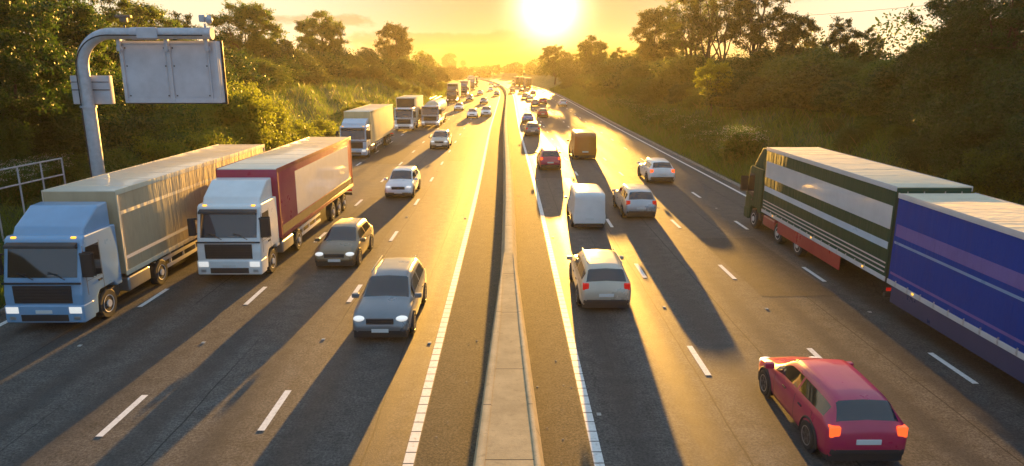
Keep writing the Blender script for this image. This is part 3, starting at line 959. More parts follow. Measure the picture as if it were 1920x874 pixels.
# woods that close the view where the road bends away
def wood(name, seed, n, fx, lo, hi, y0, y1, key, lsize, label, m_=260):
    rng = np.random.default_rng(seed)
    P = []
    for i in range(n):
        y = rng.uniform(y0, y1); x = fx(rng, y)
        h = rng.uniform(lo, hi)
        g = bank(x, min(y, 740))
        d = rng.normal(size=(m_, 3)); d /= np.linalg.norm(d, axis=1, keepdims=True)
        P.append(np.array([x, y, g + h * .5]) + d * np.array([h * .42, h * .42, h * .5]) * rng.uniform(.5, 1.05, size=(m_, 1)))
    v, f = leaves(rng, np.concatenate(P), lsize)
    tag(mesh_obj(name, np_mesh(name, v, f, LEAF[key])), label, 'wood', kind='stuff')
wood('woodland', 51, 90, lambda r, y: bend(y) - r.uniform(32, 70), 6, 11, 230, 520, 'olive', .75, 'hazy wood on the left bank where the road bends')
wood('woodland', 52, 90, lambda r, y: bend(y) + r.uniform(26, 60), 6, 11, 240, 520, 'olive', .75, 'hazy wood on the right bank where the road bends')
wood('woodland', 53, 130, lambda r, y: r.uniform(-160, 130), 7, 10, 560, 760, 'olive', 1.3, 'far wood closing the end of the road')
wood('woodland', 54, 70, lambda r, y: r.uniform(-52, -32), 4, 7, 110, 250, 'dark', .24, 'dark wood behind the left bank crest', 1100)
wood('woodland', 55, 80, lambda r, y: r.uniform(33, 55), 4, 8, 60, 250, 'dark', .22, 'dark wood behind the right bank crest', 1100)
# ------------------------------------------------------------------ cars
def pchip(xs, ys, x):
    xs = np.asarray(xs, float); ys = np.asarray(ys, float)
    h = np.diff(xs); d = np.diff(ys) / h
    m = np.zeros(len(xs)); m[0], m[-1] = d[0], d[-1]
    for i in range(1, len(xs) - 1):
        if d[i - 1] * d[i] > 0:
            w1, w2 = 2 * h[i] + h[i - 1], h[i] + 2 * h[i - 1]
            m[i] = (w1 + w2) / (w1 / d[i - 1] + w2 / d[i])
    i = np.clip(np.searchsorted(xs, x) - 1, 0, len(xs) - 2)
    t = (x - xs[i]) / h[i]
    return ((1 + 2 * t) * (1 - t) ** 2 * ys[i] + t * (1 - t) ** 2 * h[i] * m[i] + t * t * (3 - 2 * t) * ys[i + 1] + t * t * (t - 1) * h[i] * m[i + 1])

# y (as part of the half length), half width, bottom, shoulder height, half width at roof edge, top height
CARS = {
 'hatchback': dict(L=4.25, W=1.80, st=[(-1, .74, .48, .60, .66, .66), (-.985, .80, .34, .78, .72, .84), (-.95, .855, .26, .93, .70, 1.0), (-.80, .88, .21, .96, .60, 1.40), (-.62, .895, .20, .95, .60, 1.46), (-.1, .90, .19, .92, .61, 1.49), (.12, .90, .19, .91, .60, 1.45), (.50, .895, .20, .88, .73, 1.0), (.72, .88, .21, .82, .72, .90), (.90, .84, .25, .70, .66, .78), (.975, .78, .32, .58, .60, .64), (1, .70, .40, .50, .55, .54)],
                  ws=(.13, .49), rw=(-.93, -.80), sw=(-.80, .40), bp=-.20),
 'saloon': dict(L=4.65, W=1.82, st=[(-1, .74, .48, .62, .66, .70), (-.985, .80, .34, .80, .72, .90), (-.93, .86, .26, .93, .72, 1.0), (-.72, .89, .22, .95, .68, 1.04), (-.44, .905, .20, .93, .58, 1.36), (-.15, .91, .19, .92, .60, 1.43), (.08, .91, .19, .90, .59, 1.41), (.44, .90, .20, .87, .73, .98), (.70, .88, .21, .80, .72, .87), (.90, .84, .25, .69, .66, .76), (.975, .78, .32, .57, .60, .63), (1, .70, .40, .50, .55, .54)],
               ws=(.10, .43), rw=(-.70, -.46), sw=(-.58, .34), bp=-.16),
 'estate': dict(L=4.75, W=1.86, st=[(-1, .76, .50, .64, .68, .72), (-.985, .82, .36, .82, .74, .90), (-.96, .88, .28, 1.0, .74, 1.06), (-.84, .91, .24, 1.04, .66, 1.52), (-.66, .925, .22, 1.03, .67, 1.60), (-.1, .93, .21, 1.0, .68, 1.64), (.16, .93, .21, .99, .66, 1.58), (.48, .92, .22, .95, .76, 1.10), (.74, .91, .23, .90, .75, 1.0), (.91, .87, .27, .78, .70, .88), (.978, .80, .34, .64, .62, .70), (1, .72, .42, .54, .56, .58)],
               ws=(.17, .47), rw=(-.945, -.84), sw=(-.84, .39), bp=-.22),
 'van': dict(L=5.4, W=2.0, st=[(-1, .94, .42, 1.0, .88, 2.06), (-.99, .97, .36, 1.02, .90, 2.22), (-.96, .985, .33, 1.05, .90, 2.28), (-.5, .99, .30, 1.05, .90, 2.32), (.1, .99, .28, 1.05, .89, 2.32), (.36, .99, .28, 1.05, .86, 2.22), (.66, .97, .28, 1.05, .84, 1.36), (.80, .95, .29, .98, .82, 1.15), (.93, .91, .32, .84, .76, .98), (.98, .85, .36, .68, .68, .78), (1, .76, .42, .58, .60, .62)],
            ws=(.375, .65), rw=(-2, -1.9), sw=(.12, .56), bp=.34),
}
MESHES = {}
def car_meshes(kind):
    if kind in MESHES: return MESHES[kind]
    S = CARS[kind]; L = S['L']
    st = np.array(S['st']); ys0 = st[:, 0] * L / 2
    key = set(list(ys0)) | {v * L / 2 for v in S['ws'] + S['rw'] + S['sw'] if abs(v) <= 1} | {(S['bp'] - .018) * L / 2, (S['bp'] + .018) * L / 2}
    ys = sorted(key | set(np.linspace(-L / 2, L / 2, 44)))
    out = [ys[0]]
    for y in ys[1:]:
        if y - out[-1] > .012: out.append(y)
    ys = np.array(out)
    v = [pchip(ys0, st[:, k], ys) for k in range(1, 6)]
    verts, nring = [], None
    SEGN = (2, 3, 3, 5, 3, 4)
    for j in range(len(ys)):
        w, zb, zs, wc, zt = [a[j] for a in v]
        kp = [(w * .90, zb), (w * .985, zb + .16 * (zs - zb) + .03), (w, zb + .72 * (zs - zb)), (w * .965, zs), (min(wc, w * .95), max(zs + .004, zt - .085 * min(1, (zt - zs) / .3))), (min(wc, w * .95) * .86, zt - .012), (0, zt + .018)]
        half = []
        for i in range(6):
            for q in range(SEGN[i]):
                t = q / SEGN[i]
                half.append((kp[i][0] * (1 - t) + kp[i + 1][0] * t, kp[i][1] * (1 - t) + kp[i + 1][1] * t))
        half.append(kp[6])
        ring = [(-x, z) for x, z in half] + [(x, z) for x, z in reversed(half[:-1])]
        nring = len(ring)
        verts += [(x, ys[j], z) for x, z in ring]
    nh = sum(SEGN)
    ids = []
    for i, s in enumerate(SEGN): ids += [(i, q) for q in range(s)]
    ids = ids + ids[::-1]
    parts = {'body': [], 'windscreen': [], 'rear_window': [], 'side_window_l': [], 'side_window_r': []}
    hl = L / 2
    for j in range(len(ys) - 1):
        yc = (ys[j] + ys[j + 1]) / 2 / hl
        for i in range(nring - 1):
            a = j * nring + i
            f = (a, a + 1, a + nring + 1, a + nring)
            seg, q = ids[i]
            left = i < nh
            tgt = 'body'
            if S['ws'][0] < yc < S['ws'][1] and (seg == 5 or (seg == 4 and q >= 1)): tgt = 'windscreen'
            elif S['rw'][0] < yc < S['rw'][1] and (seg == 5 or (seg == 4 and q >= 1)): tgt = 'rear_window'
            elif seg == 3 and 1 <= q <= 3 and S['sw'][0] < yc < S['sw'][1] and abs(yc - S['bp']) > .018: tgt = 'side_window_l' if left else 'side_window_r'
            parts[tgt].append(f)
    # ends and floor
    verts_np = np.array(verts)
    res = {}
    for k, fs in parts.items():
        fs = np.array(fs, dtype=np.int64)
        if len(fs) == 0: continue
        used, inv = np.unique(fs.ravel(), return_inverse=True)
        vv = verts_np[used]
        ff = inv.reshape(-1, 4)[:, ::-1]
        me = np_mesh(k, vv, ff, None, True)
        if k == 'body':
            bm = bmesh.new(); bm.from_mesh(me)
            be = [e for e in bm.edges if len(e.link_faces) == 1]
            bm.verts.ensure_lookup_table()
            for yy in (ys[0], ys[-1]):
                ring = [e for e in be if all(abs(v_.co.y - yy) < 1e-5 for v_ in e.verts)]
                vs_ = []
                if ring:
                    vset = sorted({v_ for e in ring for v_ in e.verts}, key=lambda v_: math.atan2(v_.co.z - .55, v_.co.x))
                    try: bm.faces.new(vset)
                    except Exception: pass
            # floor
            n_ = len(ys)
            lo = sorted([v_ for v_ in bm.verts if v_.co.x < 0 and any(len(e.link_faces) == 1 for e in v_.link_edges) and v_.co.z < .55], key=lambda v_: v_.co.y)
            bmesh.ops.recalc_face_normals(bm, faces=bm.faces)
            bm.to_mesh(me); bm.free()
            me.shade_smooth()
        me.set_sharp_from_angle(angle=R(58))
        res[k] = me
    # shut lines of the doors, tailgate seam
    mb = MB()
    hl = L / 2
    for yq in ((-.62, S['bp'], .36) if kind != 'van' else (.08, .60)):
        j = int(np.argmin(abs(ys - yq * hl)))
        for sgn in (-1, 1):
            i0, i1 = SEGN[0] - 1, SEGN[0] + SEGN[1] + SEGN[2]
            pts_ = [verts[j * nring + (i if sgn < 0 else nring - 1 - i)] for i in range(i0, i1 + 1)]
            for q in range(len(pts_) - 1):
                A_, B_ = Vector(pts_[q]), Vector(pts_[q + 1])
                o_ = Vector((sgn * .003, 0, 0)); w_ = Vector((0, .007, 0))
                mb.quad(A_ + o_ - w_, A_ + o_ + w_, B_ + o_ + w_, B_ + o_ - w_)
    res['seam'] = mb.mesh('shut_line', M['black_plastic'], 0)
    # floor pan
    mb = MB(); W = S['W']
    mb.box(-W * .44, W * .44, -hl * .96, hl * .96, .17, .34)
    res['floor_pan'] = mb.mesh('floor_pan', M['black_plastic'], 0)
    rad = .33 if kind != 'van' else .35
    mb = MB()
    mb.lathe([(-.105, rad * .62), (-.11, rad * .9), (-.09, rad * .985), (0, rad), (.09, rad * .985), (.11, rad * .9), (.105, rad * .62)], 'x', 28)
    res['tyre'] = mb.mesh('wheel', M['rubber'])
    mb = MB()
    mb.lathe([(.085, rad * .66), (.112, rad * .66), (.108, rad * .60), (.075, rad * .56), (.075, .07), (.1, .06), (.1, .01)], 'x', 28)
    for k in range(5):
        a = 2 * PI * k / 5
        d = Vector((0, math.cos(a), math.sin(a))); n_ = Vector((0, -math.sin(a), math.cos(a)))
        p0, p1 = d * .05, d * rad * .62
        q = [Vector((.105, 0, 0)) + p for p in (p0 + n_ * .035, p0 - n_ * .035, p1 - n_ * .025, p1 + n_ * .025)]
        mb.quad(*q)
    res['rim'] = mb.mesh('rim', M['rim'])
    # wheel arch lip
    mb = MB()
    pts = [(0, math.cos(a) * (rad + .075), math.sin(a) * (rad + .075)) for a in np.linspace(-.25, PI + .25, 20)]
    mb.tube(pts, .034, 6)
    mb.lathe([(-.03, rad + .06), (.012, rad + .06)], 'x', 28)
    res['arch'] = mb.mesh('wheel_arch', M['black_plastic'])
    def surf(y, z_rel, side):
        return None
    # lamps, grille, plate, mirrors
    f_w = W / 2
    zf = .66 if kind in ('hatchback', 'saloon') else (.76 if kind == 'estate' else .88)
    for nm, y, z, sx, sy, sz, m_ in (('headlight', hl * .925, zf, .19, .17, .085, 'headlight'), ('taillight', -hl * .955, zf + .20, .13, .09, .12 if kind != 'van' else .2, 'taillight')):
        mb = MB(); mb.ball((0, 0, 0), (sx, sy, sz), 3) if nm == 'headlight' else mb.box(-sx, sx * .7, -sy * .8, sy, -sz, sz, .035, 3)
        res[nm] = mb.mesh(nm, M[m_]); res[nm + '_at'] = (f_w * (.70 if nm == 'headlight' else .80), y, z)
    mb = MB(); mb.box(-.42, .42, -.03, .03, -.09, .09, .02)
    for k in range(3): mb.box(-.38, .38, .03, .04, -.06 + k * .055, -.04 + k * .055)
    res['grille'] = mb.mesh('grille', M['black_plastic'])
    mb = MB(); mb.box(-.26, .26, -.012, .012, -.056, .056, .006)
    res['number_plate'] = mb.mesh('number_plate', M['plate'])
    mb = MB(); mb.box(-.13, .10, -.10, .05, -.07, .08, .045, 3)
    res['mirror'] = mb.mesh('wing_mirror', None)
    mb = MB(); mb.box(-W * .43, W * .43, -.05, .05, -.07, .07, .035, 2)
    res['bumper'] = mb.mesh('bumper', M['black_plastic'])
    mb = MB()
    rail = [(0, t * hl, z) for t, z in ((-.72, -.02), (-.70, .05), (-.2, .06), (.08, .05), (.10, -.02))]
    mb.tube(rail, .02, 6)
    res['roof_rail'] = mb.mesh('roof_rail', M['rim'])
    # door seams and handles
    mb = MB()
    for sy in (-.36, .06): mb.box(-.012, .012, sy * hl - .09, sy * hl + .09, .80, .83, .008)
    res['door_handle'] = mb.mesh('door_handle', M['black_plastic'])
    MESHES[kind] = res
    return res

def car(kind, colour, x, y, away, label, cat='car', group=None, detail=2, name=None, lit=True, brake=False, rz=None, rails=False, scale=1.0):
    S = CARS[kind]; res = car_meshes(kind); hl = S['L'] / 2
    h = -heading(y)
    root = empty(name or {'hatchback': 'hatchback_car', 'saloon': 'saloon_car', 'estate': 'estate_car', 'van': 'van'}[kind], (x, y, 0.004), (0 if away else PI) + h)
    root.scale = (scale, scale, scale)
    tag(root, label, cat, group)
    def part(me, nm, loc=(0, 0, 0), mat=None, sx=1, par=None):
        o = bpy.data.objects.new(nm, me)
        COL.objects.link(o); o.parent = par or root
        o.location = loc; o.scale = (sx, 1, 1)
        if mat:
            if len(me.materials) == 0: me.materials.append(mat)
            o.material_slots[0].link = 'OBJECT'; o.material_slots[0].material = mat
        return o
    body = part(res['body'], 'body', mat=M[colour])
    for k, nm in (('windscreen', 'windscreen'), ('rear_window', 'rear_window'), ('side_window_l', 'side_window'), ('side_window_r', 'side_window')):
        if k in res: part(res[k], nm, mat=M['glass'])
    part(res['floor_pan'], 'floor_pan')
    rad = .33 if kind != 'van' else .35
    ax = (hl * .62, -hl * .60)
    for a in ax:
        for s in (-1, 1):
            w = part(res['tyre'], 'wheel', (s * (S['W'] / 2 - .085), a, rad), sx=s)
            part(res['rim'], 'rim', (0, 0, 0), par=w)
            if detail > 1: part(res['arch'], 'wheel_arch', (s * (S['W'] / 2 - .02), a, rad), sx=s)
    for nm in ('headlight', 'taillight'):
        p = res[nm + '_at']
        for s in (-1, 1):
            o = part(res[nm], nm, (s * p[0], p[1], p[2]), M['brakelight'] if (brake and nm == 'taillight') else M[nm], s)
    zf = res['headlight_at'][2]
    part(res['grille'], 'grille', (0, hl * .985, zf - .05))
    part(res['number_plate'], 'number_plate', (0, hl + .0, .42), M['plate'])
    part(res['number_plate'], 'number_plate', (0, -hl - .008, .66 if kind != 'van' else .7), M['plate'])
    if detail > 1:
        part(res['seam'], 'shut_line')
        part(res['bumper'], 'bumper', (0, -hl * .975, .42)); part(res['bumper'], 'bumper', (0, hl * .965, .36))
        ym = S['ws'][1] * hl - .12
        for s in (-1, 1):
            part(res['mirror'], 'wing_mirror', (s * (S['W'] / 2 + .10), ym, S['st'][6][3] + .10 if kind != 'van' else 1.22), M[colour], s)
            part(res['door_handle'], 'door_handle', (s * (S['W'] / 2 + .004), 0, 0), sx=s)
            if rails:
                part(res['roof_rail'], 'roof_rail', (s * .60, 0, S['st'][5][5] + .0))
    return root

# ------------------------------------------------------------------ lorries
def wheel_meshes():
    if 'lorry' in MESHES: return MESHES['lorry']
    rad = .50
    mb = MB(); mb.lathe([(-.15, rad * .58), (-.155, rad * .92), (-.12, rad), (.12, rad), (.155, rad * .92), (.15, rad * .58)], 'x', 28)
    t = mb.mesh('wheel', M['rubber'])
    mb = MB(); mb.lathe([(.10, rad * .60), (.158, rad * .60), (.15, rad * .54), (.09, rad * .45), (.10, .14), (.19, .12), (.19, .02)], 'x', 24)
    r = mb.mesh('rim', M['pale_grey'])
    MESHES['lorry'] = (t, r)
    return MESHES['lorry']

def lorry(x, y, away, label, L=16.5, cabc='white', sidec='tan', roofc='roof_white', railc='pale_grey', doorc=None, body='box', H=4.1, name='articulated_lorry', group=None,
          detail=2, cab_h=3.05, deflector=True, decor=None, lampson=False, frontc=None, defl_top=None, skirt=True):
    """x, y = middle of the front bumper; local front at y 0, the rest behind it"""
    h = -heading(y)
    root = empty(name, (x, y, .004), (0 if away else PI) + h)
    tag(root, label, 'lorry', group)
    def B(nm, mat, par=None): return (MB(), nm, M[mat], par or root)
    # cab
    mb = MB()
    ct = cab_h
    prof = [(-.02, .42), (0, .55), (.0, 1.25), (-.10, 1.72), (-.42, ct - .08), (-.55, ct), (-2.28, ct), (-2.28, .95), (-1.95, .95), (-1.80, 1.12), (-.98, 1.12), (-.82, .95), (-.75, .42)]
    mb.prism(prof, 'x', -1.24, 1.24, .07, 3)
    cab_o = mb.build('cab', M[cabc], root, 40)
    mb = MB()
    def face_y(z):                      # front surface of the cab at height z
        return -.10 + (z - 1.72) / (ct - .08 - 1.72) * -.32
    za, zb = 1.80, ct - .30
    vsx = (-1.10, -.6, 0, .6, 1.10)
    g = []
    for z in (za, (za + zb) / 2, zb):
        g.append([mb.bm.verts.new((xx, face_y(z) + .03 - .02 * (xx / 1.1) ** 2, z)) for xx in vsx])
    for r_ in range(2):
        for c_ in range(4):
            mb.bm.faces.new((g[r_][c_ + 1], g[r_][c_], g[r_ + 1][c_], g[r_ + 1][c_ + 1]))
    mb.build('windscreen', M['glass'], root)
    mb = MB(); mb.prism([(face_y(zb) + .04, zb + .02), (face_y(zb) + .22, zb - .02), (face_y(zb) + .20, zb + .06), (face_y(zb) + .02, zb + .14)], 'x', -1.12, 1.12, .015)
    mb.build('sun_visor', M['black_plastic'], root)
    for s in (-1, 1):
        mb = MB(); mb.prism([(-.28, 1.75), (-.50, ct - .36), (-1.18, ct - .36), (-1.18, 1.62)], 'x', s * 1.236, s * 1.252)
        mb.build('side_window', M['glass'], root)
        mb = MB(); mb.box(s * 1.30, s * 1.56, -.30, -.14, 1.85, 2.55, .05); mb.box(s * 1.20, s * 1.42, -.26, -.20, 2.5, 2.56); mb.box(s * 1.20, s * 1.42, -.26, -.20, 1.9, 1.96)
        mb.build('mirror', M['black_plastic'], root)
    mb = MB(); mb.box(-.92, .92, -.03, .018, .98, 1.56, .02)
    for k in range(5): mb.box(-.86, .86, .018, .034, 1.03 + k * .10, 1.075 + k * .10, .006)
    mb.build('grille', M['black_plastic'], root)
    for s in (-1, 1):
        mb = MB()
        for yy in (-.34, -1.22): mb.box(s * 1.2425, s * 1.246, yy - .008, yy + .008, .98 if yy < -1 else 1.15, ct - .28)
        mb.box(s * 1.2425, s * 1.246, -1.22, -.34, 1.60, 1.612)
        mb.build('door_seam', M['black_plastic'], root)
        mb = MB(); mb.box(s * 1.244, s * 1.27, -1.12, -.94, 1.44, 1.49, .008); mb.build('door_handle', M['black_plastic'], root)
        mb = MB(); mb.tube([(s * .5 - .25, -.045, 1.74), (s * .5 + .3, face_y(2.0) + .055, 1.98)], .014, 5); mb.box(s * .5 + .0, s * .5 + .34, face_y(1.98) + .04, face_y(1.98) + .06, 1.90, 1.925); mb.build('wiper', M['black_plastic'], root)
        mb = MB(); mb.box(s * .95 - .07, s * .95 + .07, -.5, -.42, ct - .06, ct + .0, .015); mb.build('marker_lamp', M['amber'], root)
        mb = MB(); mb.box(s * 1.02 - .1, s * 1.02 + .1, -.01, .068, .44, .56, .02); mb.build('fog_lamp', M['tank'], root)
    mb = MB(); mb.box(-1.245, 1.245, -.035, .006, 1.60, 1.66, .01); mb.build('front_trim', M['black_plastic'], root)
    mb = MB(); mb.box(-1.26, 1.26, -.55, .06, .34, .92, .08, 3)
    bmp = mb.build('bumper', M[cabc], root)
    mb = MB(); mb.box(-.75, .75, .05, .066, .40, .62, .01); mb.build('lower_grille', M['black_plastic'], root)
    mb = MB(); mb.box(-.26, .26, .066, .08, .66, .77, .005); mb.build('number_plate', M['plate'], root)
    for s in (-1, 1):
        mb = MB(); mb.box(s * .80 if s > 0 else -1.20, 1.20 if s > 0 else -.80, -.02, .075, .66, .88, .03)
        mb.build('headlight', M['headlight'], root)
    if deflector:
        top = defl_top or min(3.85, H - .12)
        mb = MB(); mb.prism([(-.62, ct - .04), (-.80, ct + .25), (-1.65, top - .03), (-2.22, top), (-2.22, ct - .04)], 'x', -1.12, 1.12, .08, 3)
        mb.build('roof_deflector', M[cabc], root, 50)
    for s in (-1, 1):
        mb = MB(); mb.box(s * .95 - .18, s * .95 + .18, -2.2, -.85, .55, .94, .03); mb.build('step_box', M['chassis'], root)
    # chassis
    mb = MB()
    for s in (-1, 1): mb.box(s * .45 - .05, s * .45 + .05, -L + .3, -.6, .72, .98)
    for k in range(int((L - 3) / 1.4)): mb.box(-.45, .45, -2.6 - k * 1.4, -2.5 - k * 1.4, .76, .94)
    mb.build('chassis', M['chassis'], root)
    t, r = wheel_meshes()
    axles = [-1.38] + ([-5.0] if body != 'road_train' else [-4.7, -7.0]) 
    tl = -L + 2.2
    axles += [tl, tl - .0 + 1.31, tl + 2.62] if L > 13 and body != 'road_train' else ([tl - .6, tl + .75] if body == 'road_train' else [])
    for a in axles:
        for s in (-1, 1):
            w = mesh_obj('wheel', t, root); w.location = (s * 1.06, a, .5); w.scale = (s, 1, 1)
            mesh_obj('rim', r, w)
    # fuel tank
    for s in (-1, 1):
        mb = MB(); mb.box(s * .98 - .24, s * .98 + .24, -4.2, -2.7, .48, 1.0, .12, 3); mb.build('fuel_tank', M['red_rail' if body == 'road_train' else 'tank'], root)
    y0 = -2.55 if body != 'rigid' else -2.40
    fl = 1.18
    if body == 'tanker':
        yA, yB = -2.9, -L
        mb = MB(); n_ = []
        cz, rx, rz_ = 2.45, 1.22, 1.12
        prof = [(yA + .18, .02), (yA + .16, .45), (yA + .06, .80), (yA - .12, .97), (yA - .35, 1.0)]
        prof = prof + [(yB + (yA - a), b_) for a, b_ in reversed(prof)]
        mb.lathe(prof, 'y', 36)
        for v_ in mb.bm.verts: v_.co.x *= rx; v_.co.z = cz + v_.co.z * rz_
        tk = mb.build('tank', M['cream'], root)
        mb = MB()
        for k in range(5):
            yy = yA - .6 - k * (yA - yB - 1.2) / 4
            ring = [(math.cos(a) * (rx + .012), yy, cz + math.sin(a) * (rz_ + .012)) for a in np.linspace(0, 2 * PI, 37)]
            mb.tube(ring, .03, 5, False)
        mb.build('tank_band', M['tank'], root)
        mb = MB(); mb.box(-.28, .28, yB + .5, yA - .6, cz + rz_ + .02, cz + rz_ + .05)
        for s in (-1, 1): mb.tube([(s * .4, yB + .5, cz + rz_ - .05), (s * .4, yB + .5, cz + rz_ + .32), (s * .4, yA - .6, cz + rz_ + .32), (s * .4, yA - .6, cz + rz_ - .05)], .02, 6)
        mb.build('walkway', M['tank'], root)
        mb = MB()
        for s in (-1, 1):
            mb.box(s * 1.12 - .05, s * 1.12 + .05, yB + 3.6, -3.0, .55, 1.05, .02)
            mb.box(s * 1.15 - .04, s * 1.15 + .04, yB + .2, yA, 1.25, 1.36, .02)
        mb.build('side_guard', M['pale_grey'], root)
        return root
    segs = [(y0, -L, sidec, H)] if body != 'road_train' else [(y0, -14.25, 'dark_green', 4.40), (-14.42, -L, 'royal_blue', 4.22)]
    for si, (ya, yb, sc, hh) in enumerate(segs):
        bn = 'trailer' if len(segs) == 1 else ('box_body' if si == 0 else 'trailer')
        mb = MB(); mb.box(-1.25, 1.25, yb, ya, fl, hh - .04, .02)
        tr = mb.build(bn, M[sc], root)
        mb = MB(); mb.box(-1.24, 1.24, yb + .02, ya - .02, hh - .05, hh, .02)
        for k in range(int((ya - yb) / 1.6)):
            mb.box(-1.22, 1.22, yb + .8 + k * 1.6, yb + .84 + k * 1.6, hh - .01, hh + .008)
        mb.build('roof', M[roofc], tr)
        mb = MB()
        for s in (-1, 1):
            mb.box(s * 1.262 - .012, s * 1.262 + .012, yb - .01, ya + .01, hh - .16, hh + .015, .006)
            mb.box(s * 1.262 - .014, s * 1.262 + .014, yb - .01, ya + .01, fl - .06, fl + .10, .006)
            for yy in ((ya - .05, yb + .05) if body != 'road_train' else ()): mb.box(s * 1.262 - .012, s * 1.262 + .012, yy - .06, yy + .06, fl + .1, hh - .16)
        mb.build('rail', M[railc], tr)
        if body == 'curtain':
            for s in (-1, 1):
                mb = MB()
                nb = int((ya - yb) / .62)
                for k in range(nb):
                    yy = yb + .35 + k * (ya - yb - .7) / max(1, nb - 1)
                    mb.box(s * 1.252 - .008, s * 1.252 + .008, yy - .022, yy + .022, fl + .1, hh - .16)
                    mb.box(s * 1.262 - .012, s * 1.262 + .012, yy - .035, yy + .035, fl - .02, fl + .14)
                mb.build('curtain_strap', M['pale_grey' if sc != 'tan' else 'cream'], tr)
        if frontc:
            mb = MB(); mb.box(-1.2, 1.2, ya - .01, ya + .012, fl + .1, hh - .12); mb.build('front_panel', M[frontc], tr)
        if body == 'road_train':
            mb = MB()
            mb.box(1.256, 1.280, -.02, .02, fl - .05, fl + .16, .004)
            mb.box(1.262, 1.288, -.035, .035, fl + .0, fl + .05, .004)
            bme = mb.mesh('curtain_buckle', M['tank'])
            for s in (-1, 1):
                for k in range(int((ya - yb - .8) / .7)):
                    o = mesh_obj('curtain_buckle', bme, tr); o.location = (0, ya - .5 - k * .7, 0); o.scale = (s, 1, 1)
        # rear doors
        mb = MB()
        for s in (-1, 1):
            mb.box(.02 if s > 0 else -1.2, 1.2 if s > 0 else -.02, yb - .03, yb - .004, fl + .05, hh - .12, .01)
        dr = mb.build('rear_door', M[(doorc or railc) if not (body == 'road_train' and si == 0) else 'dark_green'], tr)
        mb = MB()
        for xx in (-.9, -.35, .35, .9): mb.tube([(xx, yb - .05, fl + .08), (xx, yb - .05, hh - .15)], .02, 6)
        mb.build('lock_bar', M['tank'], dr)
        mb = MB()
        for s in (-1, 1):
            mb.box(s * 1.10 - .03, s * 1.10 + .03, max(yb + 3.9, ya - 6.5), ya - 2.2, .48, .62, .015)
            mb.box(s * 1.10 - .03, s * 1.10 + .03, max(yb + 3.9, ya - 6.5), ya - 2.2, .82, .96, .015)
            for q in range(4):
                yy = ya - 2.4 - q * 1.1
                mb.box(s * 1.07 - .03, s * 1.07 + .03, yy - .04, yy + .04, .48, 1.15)
        if skirt: mb.build('side_guard', M['pale_grey'], tr)
        mb = MB()
        mb.box(-1.2, 1.2, yb - .02, yb + .10, .55, .72, .02)
        mb.build('under_run_bar', M['chassis'], tr)
        for s in (-1, 1):
            mb = MB(); mb.box(s * .98 - .2, s * .98 + .2, yb - .05, yb - .02, .78, .90, .01); mb.build('tail_light', M['taillight'], tr)
        if decor: decor(si, tr, ya, yb, fl, hh)
    return root
# ------------------------------------------------------------------ traffic
def panel(par, nm, mat, s, ya, yb, za, zb, t=.006):
    mb = MB(); mb.box(s * 1.252 - t, s * 1.252 + t, yb, ya, za, zb); return mb.build(nm, M[mat], par)

paint('steel_grey', (.20, .22, .24), .3, .45)
# left carriageway, coming towards the bridge
def decA(si, tr, ya, yb, fl, hh):
    panel(tr, 'side_stripe', 'cream', 1, ya - .1, yb + .1, fl + 2.1, fl + 2.22); panel(tr, 'side_stripe', 'cream', -1, ya - .1, yb + .1, fl + 2.1, fl + 2.22)
    panel(tr, 'side_stripe', 'pale_grey', 1, ya - .1, yb + .1, fl + .5, fl + .62); panel(tr, 'side_stripe', 'pale_grey', -1, ya - .1, yb + .1, fl + .5, fl + .62)
lorry(-14.75, 20.6, False, 'big tan curtain sided lorry with pale blue cab in the outermost left lane', cabc='light_blue', sidec='tan', railc='cream', body='box', L=17.2, decor=decA, H=4.15)
def decB(si, tr, ya, yb, fl, hh):
    for s in (-1, 1):
        panel(tr, 'white_panel', 'pale_grey', s, ya - 2.4, yb + .9, fl + .55, hh - .45)
        panel(tr, 'lower_panel', 'brown', s, ya - .2, yb + .2, fl + .12, fl + .5)
lorry(-10.95, 25.8, False, 'white cabbed lorry with red framed white trailer beside the tan lorry', cabc='white', sidec='crimson', railc='red_rail', body='box', L=16.2, decor=decB, H=4.15, doorc='red_rail')
lorry(-14.45, 63.5, False, 'curtain sided lorry with golden folded side and pale overhanging roof', cabc='pale_blue', sidec='gold', railc='gold', body='curtain', L=16.4, H=4.2, cab_h=3.0, defl_top=3.6)
lorry(-14.0, 92.0, False, 'tall box lorry with white cab under a dark gap, between golden lorry and tanker', cabc='white', sidec='cream', railc='cream', body='rigid', L=12.0, H=4.3, deflector=False, frontc='black_plastic', name='rigid_lorry')
lorry(-11.1, 97.5, False, 'tanker lorry with rounded cream tank and grey cab', cabc='pale_grey', body='tanker', L=14.5, deflector=False, name='tanker_lorry')
lorry(-13.3 + bend(168), 168, False, 'tall dark fronted lorry with pale side, first of the far queue on the left', cabc='black', sidec='cream', railc='cream', L=14, H=4.5, name='articulated_lorry', frontc='black_plastic')
lorry(-12.9 + bend(207), 207, False, 'dark fronted lorry second in the far queue on the left', cabc='grey', sidec='cream', railc='cream', L=15, H=4.4, frontc='grey')
lorry(-12.4 + bend(262), 262, False, 'dark fronted lorry third in the far queue on the left', cabc='grey', sidec='gold', railc='gold', L=15, H=4.4)
lorry(-11.6 + bend(310), 310, False, 'hazy lorry last in the far queue on the left', cabc='brown', sidec='gold', railc='gold', L=15, H=4.3)
lorry(-12.8 + bend(370), 370, False, 'faint lorry entering the far bend on the left', cabc='grey', sidec='cream', L=15, H=4.2)

